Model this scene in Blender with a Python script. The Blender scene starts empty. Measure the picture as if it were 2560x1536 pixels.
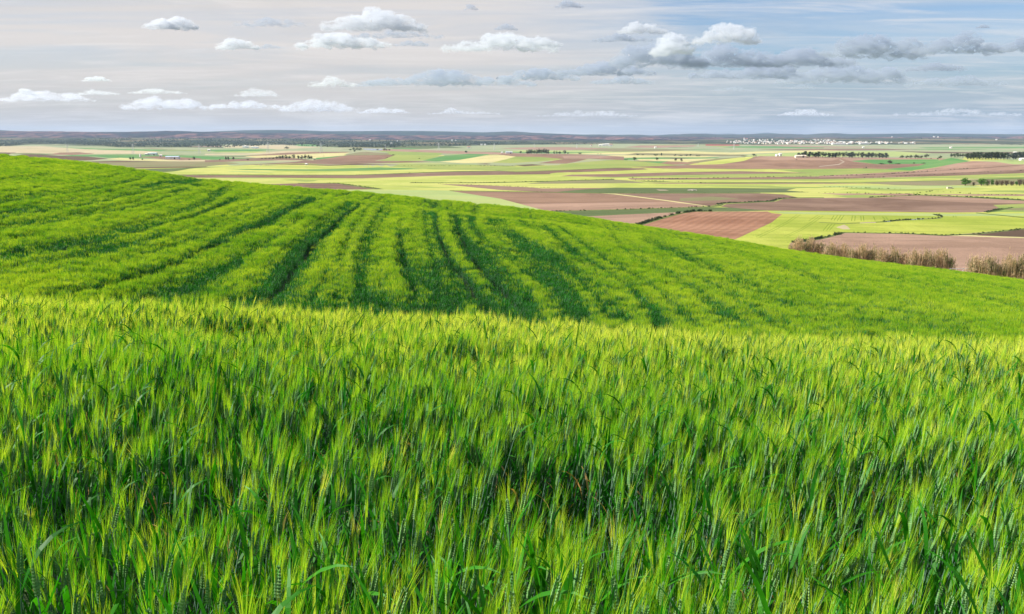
import bpy, math, random
import numpy as np
from mathutils import Vector
from mathutils.geometry import delaunay_2d_cdt

random.seed(7)
RNG = np.random.default_rng(11)
scene = bpy.context.scene
R = math.radians
F = 2217.0                                   # focal length in pixels of the 2560 px wide photograph
PITCH = math.atan((768 - 340) / F)
CP, SP = math.cos(PITCH), math.sin(PITCH)

# ------------------------------------------------------------------ camera, exposure, sun
cam_d = bpy.data.cameras.new('camera')
cam_d.sensor_width = 36.0
cam_d.lens = 36.0 * F / 2560.0
cam_d.clip_start = 0.05
cam_d.clip_end = 400000.0
cam = bpy.data.objects.new('camera', cam_d)
scene.collection.objects.link(cam)
cam.location = (0, 0, 0)
cam.rotation_euler = (math.pi / 2 - PITCH, 0, 0)
scene.camera = cam

scene.view_settings.view_transform = 'Standard'
scene.view_settings.look = 'None'
scene.view_settings.gamma = 1.0
scene.view_settings.exposure = 0.82
scene.render.engine = 'CYCLES'
cy = scene.cycles
cy.max_bounces = 8
cy.diffuse_bounces = 3
cy.glossy_bounces = 2
cy.transmission_bounces = 3
cy.volume_bounces = 5
cy.volume_step_rate = 1.5
cy.volume_max_steps = 96
cy.transparent_max_bounces = 8
cy.caustics_reflective = False
cy.caustics_refractive = False
cy.sample_clamp_indirect = 6.0
cy.use_denoising = True

SUN_AZ, SUN_EL = R(-94), R(35)              # azimuth measured clockwise from the view direction
sun_vec = Vector((math.sin(SUN_AZ) * math.cos(SUN_EL), math.cos(SUN_AZ) * math.cos(SUN_EL), math.sin(SUN_EL)))
sun_d = bpy.data.lights.new('sun', 'SUN')
sun_d.energy = 5.0
sun_d.angle = R(0.53)
sun_d.color = (1.0, 0.94, 0.84)
sun = bpy.data.objects.new('sun', sun_d)
scene.collection.objects.link(sun)
sun.rotation_euler = (-sun_vec).to_track_quat('-Z', 'Y').to_euler()


def pix(u, v):
    """pixel of the photograph -> (s, e): sideways and upward slope per metre of forward distance"""
    X = (np.asarray(u, float) - 1280.0) / F
    Y = (768.0 - np.asarray(v, float)) / F
    fw = CP + Y * SP
    return X / fw, (Y * CP - SP) / fw


def unpix(s, e):
    # inverse of pix
    s = np.asarray(s, float); e = np.asarray(e, float)
    Y = (e * CP + SP) / (CP - e * SP)
    fw = CP + Y * SP
    return 1280 + s * fw * F, 768 - Y * F


def dirv(u, v):
    s, e = pix(u, v)
    return Vector((float(s), 1.0, float(e))).normalized()


# ------------------------------------------------------------------ node helpers
def srgb(r, g, b):
    def f(c):
        c /= 255.0
        return c / 12.92 if c <= 0.04045 else ((c + 0.055) / 1.055) ** 2.4
    return (f(r), f(g), f(b), 1.0)


class NT:
    def __init__(self, nt):
        self.t = nt
        nt.nodes.clear()

    def n(self, kind, **kw):
        nd = self.t.nodes.new(kind)
        for k, v in kw.items():
            if hasattr(nd, k):
                setattr(nd, k, v)
        return nd

    def l(self, a, b):
        self.t.links.new(a, b)

    def math(self, op, a, b=None, c=None, clamp=False):
        nd = self.t.nodes.new('ShaderNodeMath')
        nd.operation = op
        nd.use_clamp = clamp
        for i, x in enumerate((a, b, c)):
            if x is None:
                continue
            if hasattr(x, 'links'):
                self.l(x, nd.inputs[i])
            else:
                nd.inputs[i].default_value = x
        return nd.outputs[0]

    def vmath(self, op, a, b=None):
        nd = self.t.nodes.new('ShaderNodeVectorMath')
        nd.operation = op
        for i, x in enumerate((a, b)):
            if x is None:
                continue
            if hasattr(x, 'links'):
                self.l(x, nd.inputs[i])
            else:
                nd.inputs[i].default_value = x
        return nd

    def mix(self, f, a, b, mode='MIX'):
        nd = self.t.nodes.new('ShaderNodeMix')
        nd.data_type = 'RGBA'
        nd.blend_type = mode
        nd.clamp_factor = True
        for sock, x in ((nd.inputs[0], f), (nd.inputs[6], a), (nd.inputs[7], b)):
            if hasattr(x, 'links'):
                self.l(x, sock)
            else:
                sock.default_value = x
        return nd.outputs[2]

    def noise(self, vec, scale, detail=3, rough=0.55, dist=0.0):
        nd = self.t.nodes.new('ShaderNodeTexNoise')
        nd.inputs['Scale'].default_value = scale
        nd.inputs['Detail'].default_value = detail
        nd.inputs['Roughness'].default_value = rough
        nd.inputs['Distortion'].default_value = dist
        if vec is not None:
            self.l(vec, nd.inputs['Vector'])
        return nd.outputs[0]

    def ramp(self, fac, lo, hi):
        nd = self.t.nodes.new('ShaderNodeMapRange')
        nd.interpolation_type = 'SMOOTHSTEP'
        self.l(fac, nd.inputs[0])
        nd.inputs[1].default_value = lo
        nd.inputs[2].default_value = hi
        return nd.outputs[0]


# ------------------------------------------------------------------ world: Nishita sky under a veil of high cloud
world = bpy.data.worlds.new('World')
scene.world = world
world.use_nodes = True
w = NT(world.node_tree)
sky = w.n('ShaderNodeTexSky')
sky.sky_type = 'NISHITA'
sky.sun_disc = False
sky.sun_elevation = SUN_EL
sky.sun_rotation = SUN_AZ % (2 * math.pi)
sky.air_density = 1.0
sky.dust_density = 1.2
sky.ozone_density = 1.6
tc = w.n('ShaderNodeTexCoord')
nrm = w.vmath('NORMALIZE', tc.outputs['Generated']).outputs[0]
sep = w.n('ShaderNodeSeparateXYZ')
w.l(nrm, sep.inputs[0])
zc = w.math('MAXIMUM', sep.outputs[2], 0.0)
den = w.math('ADD', zc, 0.05)
comb = w.n('ShaderNodeCombineXYZ')
w.l(w.math('DIVIDE', sep.outputs[0], den), comb.inputs[0])
w.l(w.math('DIVIDE', sep.outputs[1], den), comb.inputs[1])
plane = comb.outputs[0]                      # position on a high horizontal cloud sheet
streak_map = w.n('ShaderNodeMapping')
streak_map.inputs['Rotation'].default_value = (0, 0, R(24))
streak_map.inputs['Scale'].default_value = (0.35, 1.0, 1.0)
w.l(plane, streak_map.inputs[0])
st = w.noise(streak_map.outputs[0], 0.9, 6, 0.6, 0.6)
veil = w.ramp(st, 0.28, 0.66)
# clear blue gap high on the right
gap_dir = dirv(1830, -70)
dot = w.vmath('DOT_PRODUCT', nrm, tuple(gap_dir)).outputs['Value']
dotw = w.math('ADD', dot, w.math('MULTIPLY', w.math('SUBTRACT', st, 0.5), 0.035))
gap = w.ramp(dotw, math.cos(R(6.0)), math.cos(R(0.5)))
side = w.ramp(sep.outputs[0], -0.12, 0.42)    # the veil thins towards the right
veil = w.math('MULTIPLY', veil, w.math('SUBTRACT', 1.0, w.math('MULTIPLY', gap, 0.85)))
amount = w.math('ADD', w.math('MULTIPLY', w.math('SUBTRACT', 1.0, side), 0.62), w.math('MULTIPLY', veil, 0.50), clamp=True)
amount = w.math('MULTIPLY', amount, w.math('SUBTRACT', 1.0, w.math('MULTIPLY', gap, 0.8)))
veil_col = w.mix(side, (0.430, 0.408, 0.398, 1), (0.39, 0.405, 0.43, 1))
# low streaks of far cloud near the horizon
low_map = w.n('ShaderNodeMapping')
low_map.inputs['Scale'].default_value = (5.0, 5.0, 42.0)
w.l(nrm, low_map.inputs[0])
lowst = w.noise(low_map.outputs[0], 1.6, 5, 0.6, 0.3)
lowmask = w.math('MULTIPLY', w.ramp(lowst, 0.47, 0.66), w.math('SUBTRACT', 1.0, w.ramp(zc, 0.02, 0.075)))
hs = w.n('ShaderNodeHueSaturation')
hs.inputs['Saturation'].default_value = 1.0
w.l(sky.outputs[0], hs.inputs['Color'])
skyc = w.mix(1.0, hs.outputs[0], (0.052, 0.064, 0.082, 1), 'MULTIPLY')
horizon = w.math('SUBTRACT', 1.0, w.ramp(zc, 0.0, 0.10))
hor_col = w.mix(side, (0.315, 0.302, 0.285, 1), (0.175, 0.22, 0.275, 1))
base = w.mix(amount, skyc, veil_col)
base = w.mix(w.math('MULTIPLY', horizon, 0.80), base, hor_col)
base = w.mix(w.math('MULTIPLY', lowmask, 0.40), base, (0.50, 0.49, 0.48, 1))
wisp_map = w.n('ShaderNodeMapping')
wisp_map.inputs['Rotation'].default_value = (0, 0, R(-35))
wisp_map.inputs['Scale'].default_value = (0.55, 1.5, 1.0)
w.l(plane, wisp_map.inputs[0])
wisp = w.ramp(w.noise(wisp_map.outputs[0], 1.1, 7, 0.66, 1.2), 0.46, 0.72)
base = w.mix(w.math('MULTIPLY', wisp, 0.42), base, (0.520, 0.495, 0.480, 1))
wisp2 = w.ramp(w.noise(low_map.outputs[0], 0.5, 6, 0.62, 0.8), 0.50, 0.70)
base = w.mix(w.math('MULTIPLY', wisp2, 0.30), base, w.mix(side, (0.30, 0.305, 0.32, 1), (0.23, 0.28, 0.34, 1)))
bg = w.n('ShaderNodeBackground')
bg.inputs['Strength'].default_value = 1.0
w.l(base, bg.inputs[0])
wo = w.n('ShaderNodeOutputWorld')
w.l(bg.outputs[0], wo.inputs[0])


# ------------------------------------------------------------------ object helpers
def tag(o, label=None, cat=None, group=None, kind=None):
    if label: o['label'] = label
    if cat: o['category'] = cat
    if group: o['group'] = group
    if kind: o['kind'] = kind
    return o


def link(o, parent=None):
    scene.collection.objects.link(o)
    if parent: o.parent = parent
    return o


def empty(name, loc, rz=0.0):
    o = bpy.data.objects.new(name, None)
    o.location = loc
    o.rotation_euler = (0, 0, rz)
    o.empty_display_size = 0.2
    return link(o)


def mesh(name, V, faces, mats, mi=None, smooth=True):
    me = bpy.data.meshes.new(name)
    V = np.asarray(V, dtype=np.float32)
    me.vertices.add(len(V))
    me.vertices.foreach_set('co', V.ravel())
    tot = np.array([len(f) for f in faces], dtype=np.int32)
    if len(faces) and isinstance(faces, np.ndarray):
        loops = faces.astype(np.int32).ravel()
    else:
        loops = np.array([i for f in faces for i in f], dtype=np.int32)
    me.loops.add(len(loops))
    me.loops.foreach_set('vertex_index', loops)
    me.polygons.add(len(tot))
    me.polygons.foreach_set('loop_start', np.concatenate(([0], np.cumsum(tot)[:-1])).astype(np.int32))
    me.polygons.foreach_set('loop_total', tot)
    if mi is not None:
        me.polygons.foreach_set('material_index', np.asarray(mi, dtype=np.int32))
    me.polygons.foreach_set('use_smooth', np.full(len(tot), smooth))
    for m in (mats if isinstance(mats, (list, tuple)) else [mats]):
        me.materials.append(m)
    me.update(calc_edges=True)
    return me


def obj(name, me, parent=None, loc=None):
    o = bpy.data.objects.new(name, me)
    if loc is not None: o.location = loc
    return link(o, parent)


class MB:
    """collects vertices and faces for one mesh"""
    def __init__(self):
        self.V = []; self.Fc = []; self.M = []

    def add(self, verts, faces, mi=0):
        n = len(self.V)
        self.V.extend([tuple(v) for v in verts])
        for f in faces:
            self.Fc.append([i + n for i in f]); self.M.append(mi)

    def box(self, c, s, mi=0, rz=0.0):
        x, y, z = c; a, b, h = s[0] / 2, s[1] / 2, s[2] / 2
        cr, sr = math.cos(rz), math.sin(rz)
        P = []
        for dz in (-h, h):
            for dx, dy in ((-a, -b), (a, -b), (a, b), (-a, b)):
                P.append((x + dx * cr - dy * sr, y + dx * sr + dy * cr, z + dz))
        self.add(P, [(3, 2, 1, 0), (4, 5, 6, 7), (0, 1, 5, 4), (1, 2, 6, 5), (2, 3, 7, 6), (3, 0, 4, 7)], mi)

    def bar(self, a, b, r0, r1=None, n=4, mi=0):
        a, b = Vector(a), Vector(b)
        r1 = r0 if r1 is None else r1
        d = (b - a).normalized()
        q = d.to_track_quat('Z', 'Y')
        P = []
        for p, r in ((a, r0), (b, r1)):
            for k in range(n):
                t = 2 * math.pi * k / n
                P.append(p + q @ Vector((math.cos(t) * r, math.sin(t) * r, 0)))
        fs = [(k, (k + 1) % n, n + (k + 1) % n, n + k) for k in range(n)]
        fs += [tuple(range(n - 1, -1, -1)), tuple(range(n, 2 * n))]
        self.add(P, fs, mi)

    def mesh(self, name, mats, smooth=False):
        return mesh(name, self.V, self.Fc, mats, self.M, smooth)


# ------------------------------------------------------------------ terrain
def table(pts, sg=9.0):
    u = np.array([p[0] for p in pts], float); v = np.array([p[1] for p in pts], float)
    uu = np.linspace(u[0], u[-1], 900)
    vv = np.interp(uu, u, v)
    k = np.exp(-0.5 * (np.arange(-24, 25) / sg) ** 2); k /= k.sum()
    vv = np.convolve(np.pad(vv, 24, mode='edge'), k, 'valid')
    s, e = pix(uu, vv)
    return s, e


T_C = table([(-900, 722), (-300, 749), (0, 762), (323, 773), (550, 777), (800, 786), (1117, 805), (1400, 825), (1760, 843), (2160, 857), (2560, 873), (2900, 891), (3400, 912)])
T_A = table([(-900, 300), (400, 448), (600, 470), (690, 480), (800, 492), (891, 503), (1004, 518), (1085, 526), (1163, 535), (1279, 547), (1400, 562), (1550, 583), (1700, 603), (1850, 625), (2000, 645), (2200, 668), (2560, 716), (2900, 760), (3400, 820)])
T_B = table([(-900, 300), (-300, 362), (0, 387), (103, 396), (207, 406), (310, 419), (414, 435), (512, 448), (644, 462), (775, 472), (895, 480), (1024, 493), (1231, 513), (1355, 528), (1438, 539), (1536, 556), (1598, 565), (1712, 582), (1830, 601), (1929, 619), (1960, 625), (2081, 643), (2202, 658), (2372, 677), (2560, 702), (2900, 750), (3400, 805)])
HW = 0.86


def sstep(x, a, b):
    t = np.clip((x - a) / (b - a), 0, 1)
    return t * t * (3 - 2 * t)


def herm(y, y0, y1, z0, z1, m0, m1):
    h = y1 - y0
    t = (y - y0) / h
    return ((2 * t ** 3 - 3 * t ** 2 + 1) * z0 + (t ** 3 - 2 * t ** 2 + t) * h * m0 + (-2 * t ** 3 + 3 * t ** 2) * z1 + (t ** 3 - t ** 2) * h * m1)


def vnoise(x, y, seed=0):
    """value noise, smooth, about -1..1"""
    xi = np.floor(x); yi = np.floor(y)
    fx = x - xi; fy = y - yi
    fx = fx * fx * (3 - 2 * fx); fy = fy * fy * (3 - 2 * fy)

    def h(a, b):
        n = np.sin(a * 127.1 + b * 311.7 + seed * 74.7) * 43758.5453
        return (n - np.floor(n)) * 2 - 1
    return (h(xi, yi) * (1 - fx) + h(xi + 1, yi) * fx) * (1 - fy) + (h(xi, yi + 1) * (1 - fx) + h(xi + 1, yi + 1) * fx) * fy


def fbm(x, y, seed=0, oct=4, rough=0.5):
    a = 1.0; t = 0.0; tot = 0.0
    for k in range(oct):
        t = t + a * vnoise(x * 2 ** k, y * 2 ** k, seed + k * 13)
        tot += a
        a *= rough
    return t / tot


def plain0(y):
    return -32.0 - 14.0 * (1 - np.exp(-(np.maximum(y, 150) - 200) / 900.0))


def sy(u, v, y):
    s, e = pix(u, v)
    return float(s) * y, y


# low swells of the plain: (u, distance, half width m, half depth m, height m)
MOUNDS = [(1985, 1330, 130, 190, 12.5), (2385, 1290, 85, 170, 10.5), (2485, 1120, 80, 150, 7.5), (925, 1650, 120, 170, 8.5), (1270, 1500, 130, 200, 6.0),
          (1090, 1500, 110, 160, 5.5), (1500, 1180, 130, 180, 4.5), (650, 1350, 200, 200, 5.0), (120, 1900, 260, 240, 7.0), (1440, 1620, 130, 160, 5.0),
          (250, 2700, 420, 260, 5.0), (1700, 2400, 300, 260, 5.0), (760, 1120, 160, 120, 2.5), (2140, 2200, 300, 260, 4.5), (1150, 2500, 300, 240, 4.0), (1790, 410, 60, 90, 3.0)]
MND = [(sy(u, 400, y) + (a, b, h)) for (u, y, a, b, h) in MOUNDS]


def plain(x, y):
    z = plain0(y)
    for (mx, my, a, b, h) in MND:
        z = z + h * np.exp(-((x - mx) / a) ** 2 - ((y - my) / b) ** 2)
    z = z + sstep(y, 500, 1500) * 1.6 * fbm(x / 420.0, y / 330.0, 5, 3)
    return z


def ground(x, y):
    x = np.asarray(x, float); y = np.asarray(y, float)
    yy = np.maximum(y, 0.6)
    s = np.clip(x / yy, -0.95, 0.95)
    s = np.where(y < 2.0, np.clip(x / np.maximum(y, 2.0), -0.95, 0.95), s)
    eC = np.interp(s, *T_C); eA = np.interp(s, *T_A); eB = np.interp(s, *T_B)
    u_ref = 1280 + s * F
    wA = sstep(u_ref, 520, 760)
    Y = (-6.0, 11.0, 19.0, 30.0, 85.0, 97.0, 125.0)
    Z0 = -0.95 + 0 * s
    ZC = eC * Y[1]
    Zd = eC * Y[2] - 1.0
    Z30 = eC * Y[3] - 0.2
    ZB = eB * Y[6]
    ch = (ZB - Z30) / (Y[6] - Y[3])
    ZA = wA * eA * Y[4] + (1 - wA) * (Z30 + ch * (Y[4] - Y[3]) + 0.35)
    mA = wA * eA + (1 - wA) * ch
    ZD = wA * (eA * Y[5] - 1.15) + (1 - wA) * (Z30 + ch * (Y[5] - Y[3]) + 0.3)
    m30 = (ZA - Z30) / (Y[4] - Y[3]) * 0.8
    z = np.where(y < 11, herm(np.maximum(y, -6), -6, 11, -0.75, ZC, -0.02, eC), 0)
    z = np.where((y >= 11) & (y < 19), herm(y, 11, 19, ZC, Zd, eC, (Z30 - ZC) / 19.0), z)
    z = np.where((y >= 19) & (y < 30), herm(y, 19, 30, Zd, Z30, (Z30 - ZC) / 19.0, m30), z)
    z = np.where((y >= 30) & (y < 85), herm(y, 30, 85, Z30, ZA, m30, mA), z)
    mD = (ZB - ZD) / 28.0
    z = np.where((y >= 85) & (y < 97), herm(y, 85, 97, ZA, ZD, mA, mD * 0.7 + mA * 0.3), z)
    z = np.where((y >= 97) & (y < 125), herm(y, 97, 125, ZD, ZB, mD * 0.7 + mA * 0.3, eB), z)
    z = z - HW
    y1 = 195.0
    pl = plain(x, y)
    z = np.where((y >= 125) & (y < y1), herm(np.clip(y, 125, y1), 125, y1, ZB - HW, plain(s * y1, 0 * y + y1), eB, -0.02), z)
    z = np.where(y >= y1, pl, z)
    return z


_YS = np.concatenate([np.linspace(196, 600, 900), np.geomspace(600, 9000, 2600)[1:]])


def hitplain(u, v):
    """world point where the ray through a pixel first meets the plain"""
    s, e = pix(u, v)
    z = plain(s * _YS, _YS)
    ok = np.nonzero(z / _YS >= e)[0]
    y = _YS[ok[0]] if len(ok) else _YS[-1]
    return float(s * y), float(y)


_YH = np.linspace(27, 126, 1400)


def hithill(u, v):
    s, e = pix(u, v)
    z = ground(s * _YH, _YH) + HW
    ok = np.nonzero(z / _YH >= e)[0]
    y = _YH[ok[0]] if len(ok) else None
    return None if y is None else (float(s * y), float(y))


# ------------------------------------------------------------------ ground materials
def field_mat(name, col, col2=None, bump=0.4, scale=1.0, rows=None, spread=0.25, speck=0.22):
    m = bpy.data.materials.new(name)
    m.use_nodes = True
    t = NT(m.node_tree)
    c = srgb(*col)
    c = tuple(x * 0.62 for x in c[:3]) + (1,)
    c2 = tuple(x * 0.62 for x in srgb(*col2)[:3]) + (1,) if col2 else tuple(x * (1 - spread) for x in c[:3]) + (1,)
    g = t.n('ShaderNodeNewGeometry')
    pos = g.outputs['Position']
    big = t.ramp(t.noise(pos, 0.008 * scale, 5, 0.62, 0.8), 0.42, 0.60)
    mp = t.n('ShaderNodeMapping')
    mp.inputs['Rotation'].default_value = (0, 0, R(18))
    mp.inputs['Scale'].default_value = (0.05, 0.9, 0.3)
    t.l(pos, mp.inputs[0])
    stk = t.noise(mp.outputs[0], 0.22 * scale, 3, 0.6)
    fine = t.noise(pos, 1.3 * scale, 3, 0.65)
    a = t.mix(big, c, c2)
    a = t.mix(t.math('MULTIPLY', t.ramp(stk, 0.45, 0.62), 0.55), a, tuple(x * 0.86 for x in c2[:3]) + (1,))
    a = t.mix(t.math('MULTIPLY', t.ramp(t.noise(pos, 0.03 * scale, 4, 0.7, 1.0), 0.5, 0.62), 0.35), a, tuple(min(1, x * 1.22) for x in c[:3]) + (1,))
    k = t.math('ADD', 1.0 - speck, t.math('MULTIPLY', fine, speck * 2))
    kk = t.n('ShaderNodeCombineXYZ')
    for i in range(3): t.l(k, kk.inputs[i])
    a = t.mix(1.0, a, kk.outputs[0], 'MULTIPLY')
    hgt = fine
    if rows:
        ang, wl, dep, dcol = rows
        rp = t.n('ShaderNodeMapping')
        rp.inputs['Rotation'].default_value = (0, 0, R(ang))
        t.l(pos, rp.inputs[0])
        sx = t.n('ShaderNodeSeparateXYZ')
        t.l(rp.outputs[0], sx.inputs[0])
        wob = t.math('MULTIPLY', t.noise(pos, 0.02, 2), 6.0)
        wv = t.math('SINE', t.math('MULTIPLY', t.math('ADD', sx.outputs[0], wob), 2 * math.pi / wl))
        wv = t.math('ADD', t.math('MULTIPLY', wv, 0.5), 0.5)
        a = t.mix(t.math('MULTIPLY', wv, dep), a, tuple(x * 0.62 for x in srgb(*dcol)[:3]) + (1,))
        hgt = t.math('ADD', t.math('MULTIPLY', wv, -1.2), fine)
    bs = t.n('ShaderNodeBsdfPrincipled')
    bs.inputs['Roughness'].default_value = 0.95
    bs.inputs['Specular IOR Level'].default_value = 0.1
    t.l(a, bs.inputs['Base Color'])
    bp = t.n('ShaderNodeBump')
    bp.inputs['Strength'].default_value = bump
    bp.inputs['Distance'].default_value = 0.6
    t.l(hgt, bp.inputs['Height'])
    t.l(bp.outputs[0], bs.inputs['Normal'])
    o = t.n('ShaderNodeOutputMaterial')
    t.l(bs.outputs[0], o.inputs[0])
    return m


def row_angle(p, q):
    a = np.array(hitplain(*p)); b = np.array(hitplain(*q))
    d = b - a
    return math.degrees(math.atan2(d[0], d[1]))


ROWS = row_angle((1929, 557), (1850, 594))
ROWN = row_angle((2001, 537), (1938, 575))
FM = {
    'Y': field_mat('yellow_green_crop', (214, 216, 124), (186, 200, 100)),
    'N': field_mat('near_yellow_crop', (200, 208, 96), (172, 190, 74), bump=0.7, speck=0.3),
    'G': field_mat('green_crop', (150, 174, 92), (176, 186, 104)),
    'D': field_mat('deep_green_crop', (96, 154, 88), (126, 168, 98)),
    'L': field_mat('pale_green_crop', (176, 198, 126), (194, 206, 132)),
    'E': field_mat('grey_green_crop', (158, 176, 132), (186, 186, 150)),
    'B': field_mat('brown_soil', (162, 134, 116), (134, 108, 92)),
    'R': field_mat('red_brown_soil', (170, 138, 116), (146, 116, 98)),
    'P': field_mat('pale_soil', (190, 158, 138), (170, 140, 120), bump=0.6, speck=0.25),
    'T': field_mat('stubble', (220, 204, 168), (200, 188, 148)),
    'C': field_mat('cream_stubble', (232, 222, 160), (214, 208, 146)),
    'O': field_mat('olive_fallow', (142, 144, 100), (160, 150, 116)),
    'K': field_mat('dark_olive_crop', (112, 126, 84), (100, 118, 72)),
    'S': field_mat('dark_soil', (122, 98, 80), (106, 88, 72)),
    'V': field_mat('verge_grass', (96, 118, 60), (132, 142, 84), bump=0.8, speck=0.35),
    'X': field_mat('rust_soil', (190, 104, 84), (172, 96, 78)),
    'F': field_mat('furrowed_soil', (186, 142, 116), (160, 116, 92), rows=(ROWS, 3.4, 0.26, (146, 110, 90)), speck=0.3, bump=0.15),
    'Q': field_mat('track_gravel', (204, 188, 170), (180, 164, 146)),
}
NAMES = {'Y': 'yellow_green_field', 'N': 'yellow_green_field', 'G': 'green_field', 'D': 'green_field', 'L': 'pale_green_field', 'E': 'pale_green_field', 'B': 'ploughed_field',
         'R': 'ploughed_field', 'P': 'ploughed_field', 'T': 'stubble_field', 'C': 'stubble_field', 'O': 'fallow_field', 'K': 'fallow_field', 'S': 'ploughed_field',
         'V': 'grass_verge', 'X': 'ploughed_field', 'F': 'furrowed_field', 'Q': 'track', 'W': 'water', 'H': 'scrubland'}
wm = bpy.data.materials.new('water')
wm.use_nodes = True
b_ = wm.node_tree.nodes['Principled BSDF']
b_.inputs['Base Color'].default_value = (0.10, 0.14, 0.20, 1)
b_.inputs['Roughness'].default_value = 0.15
FM['W'] = wm
FM['H'] = field_mat('scrubland', (74, 88, 58), (100, 104, 70), speck=0.3)

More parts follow.
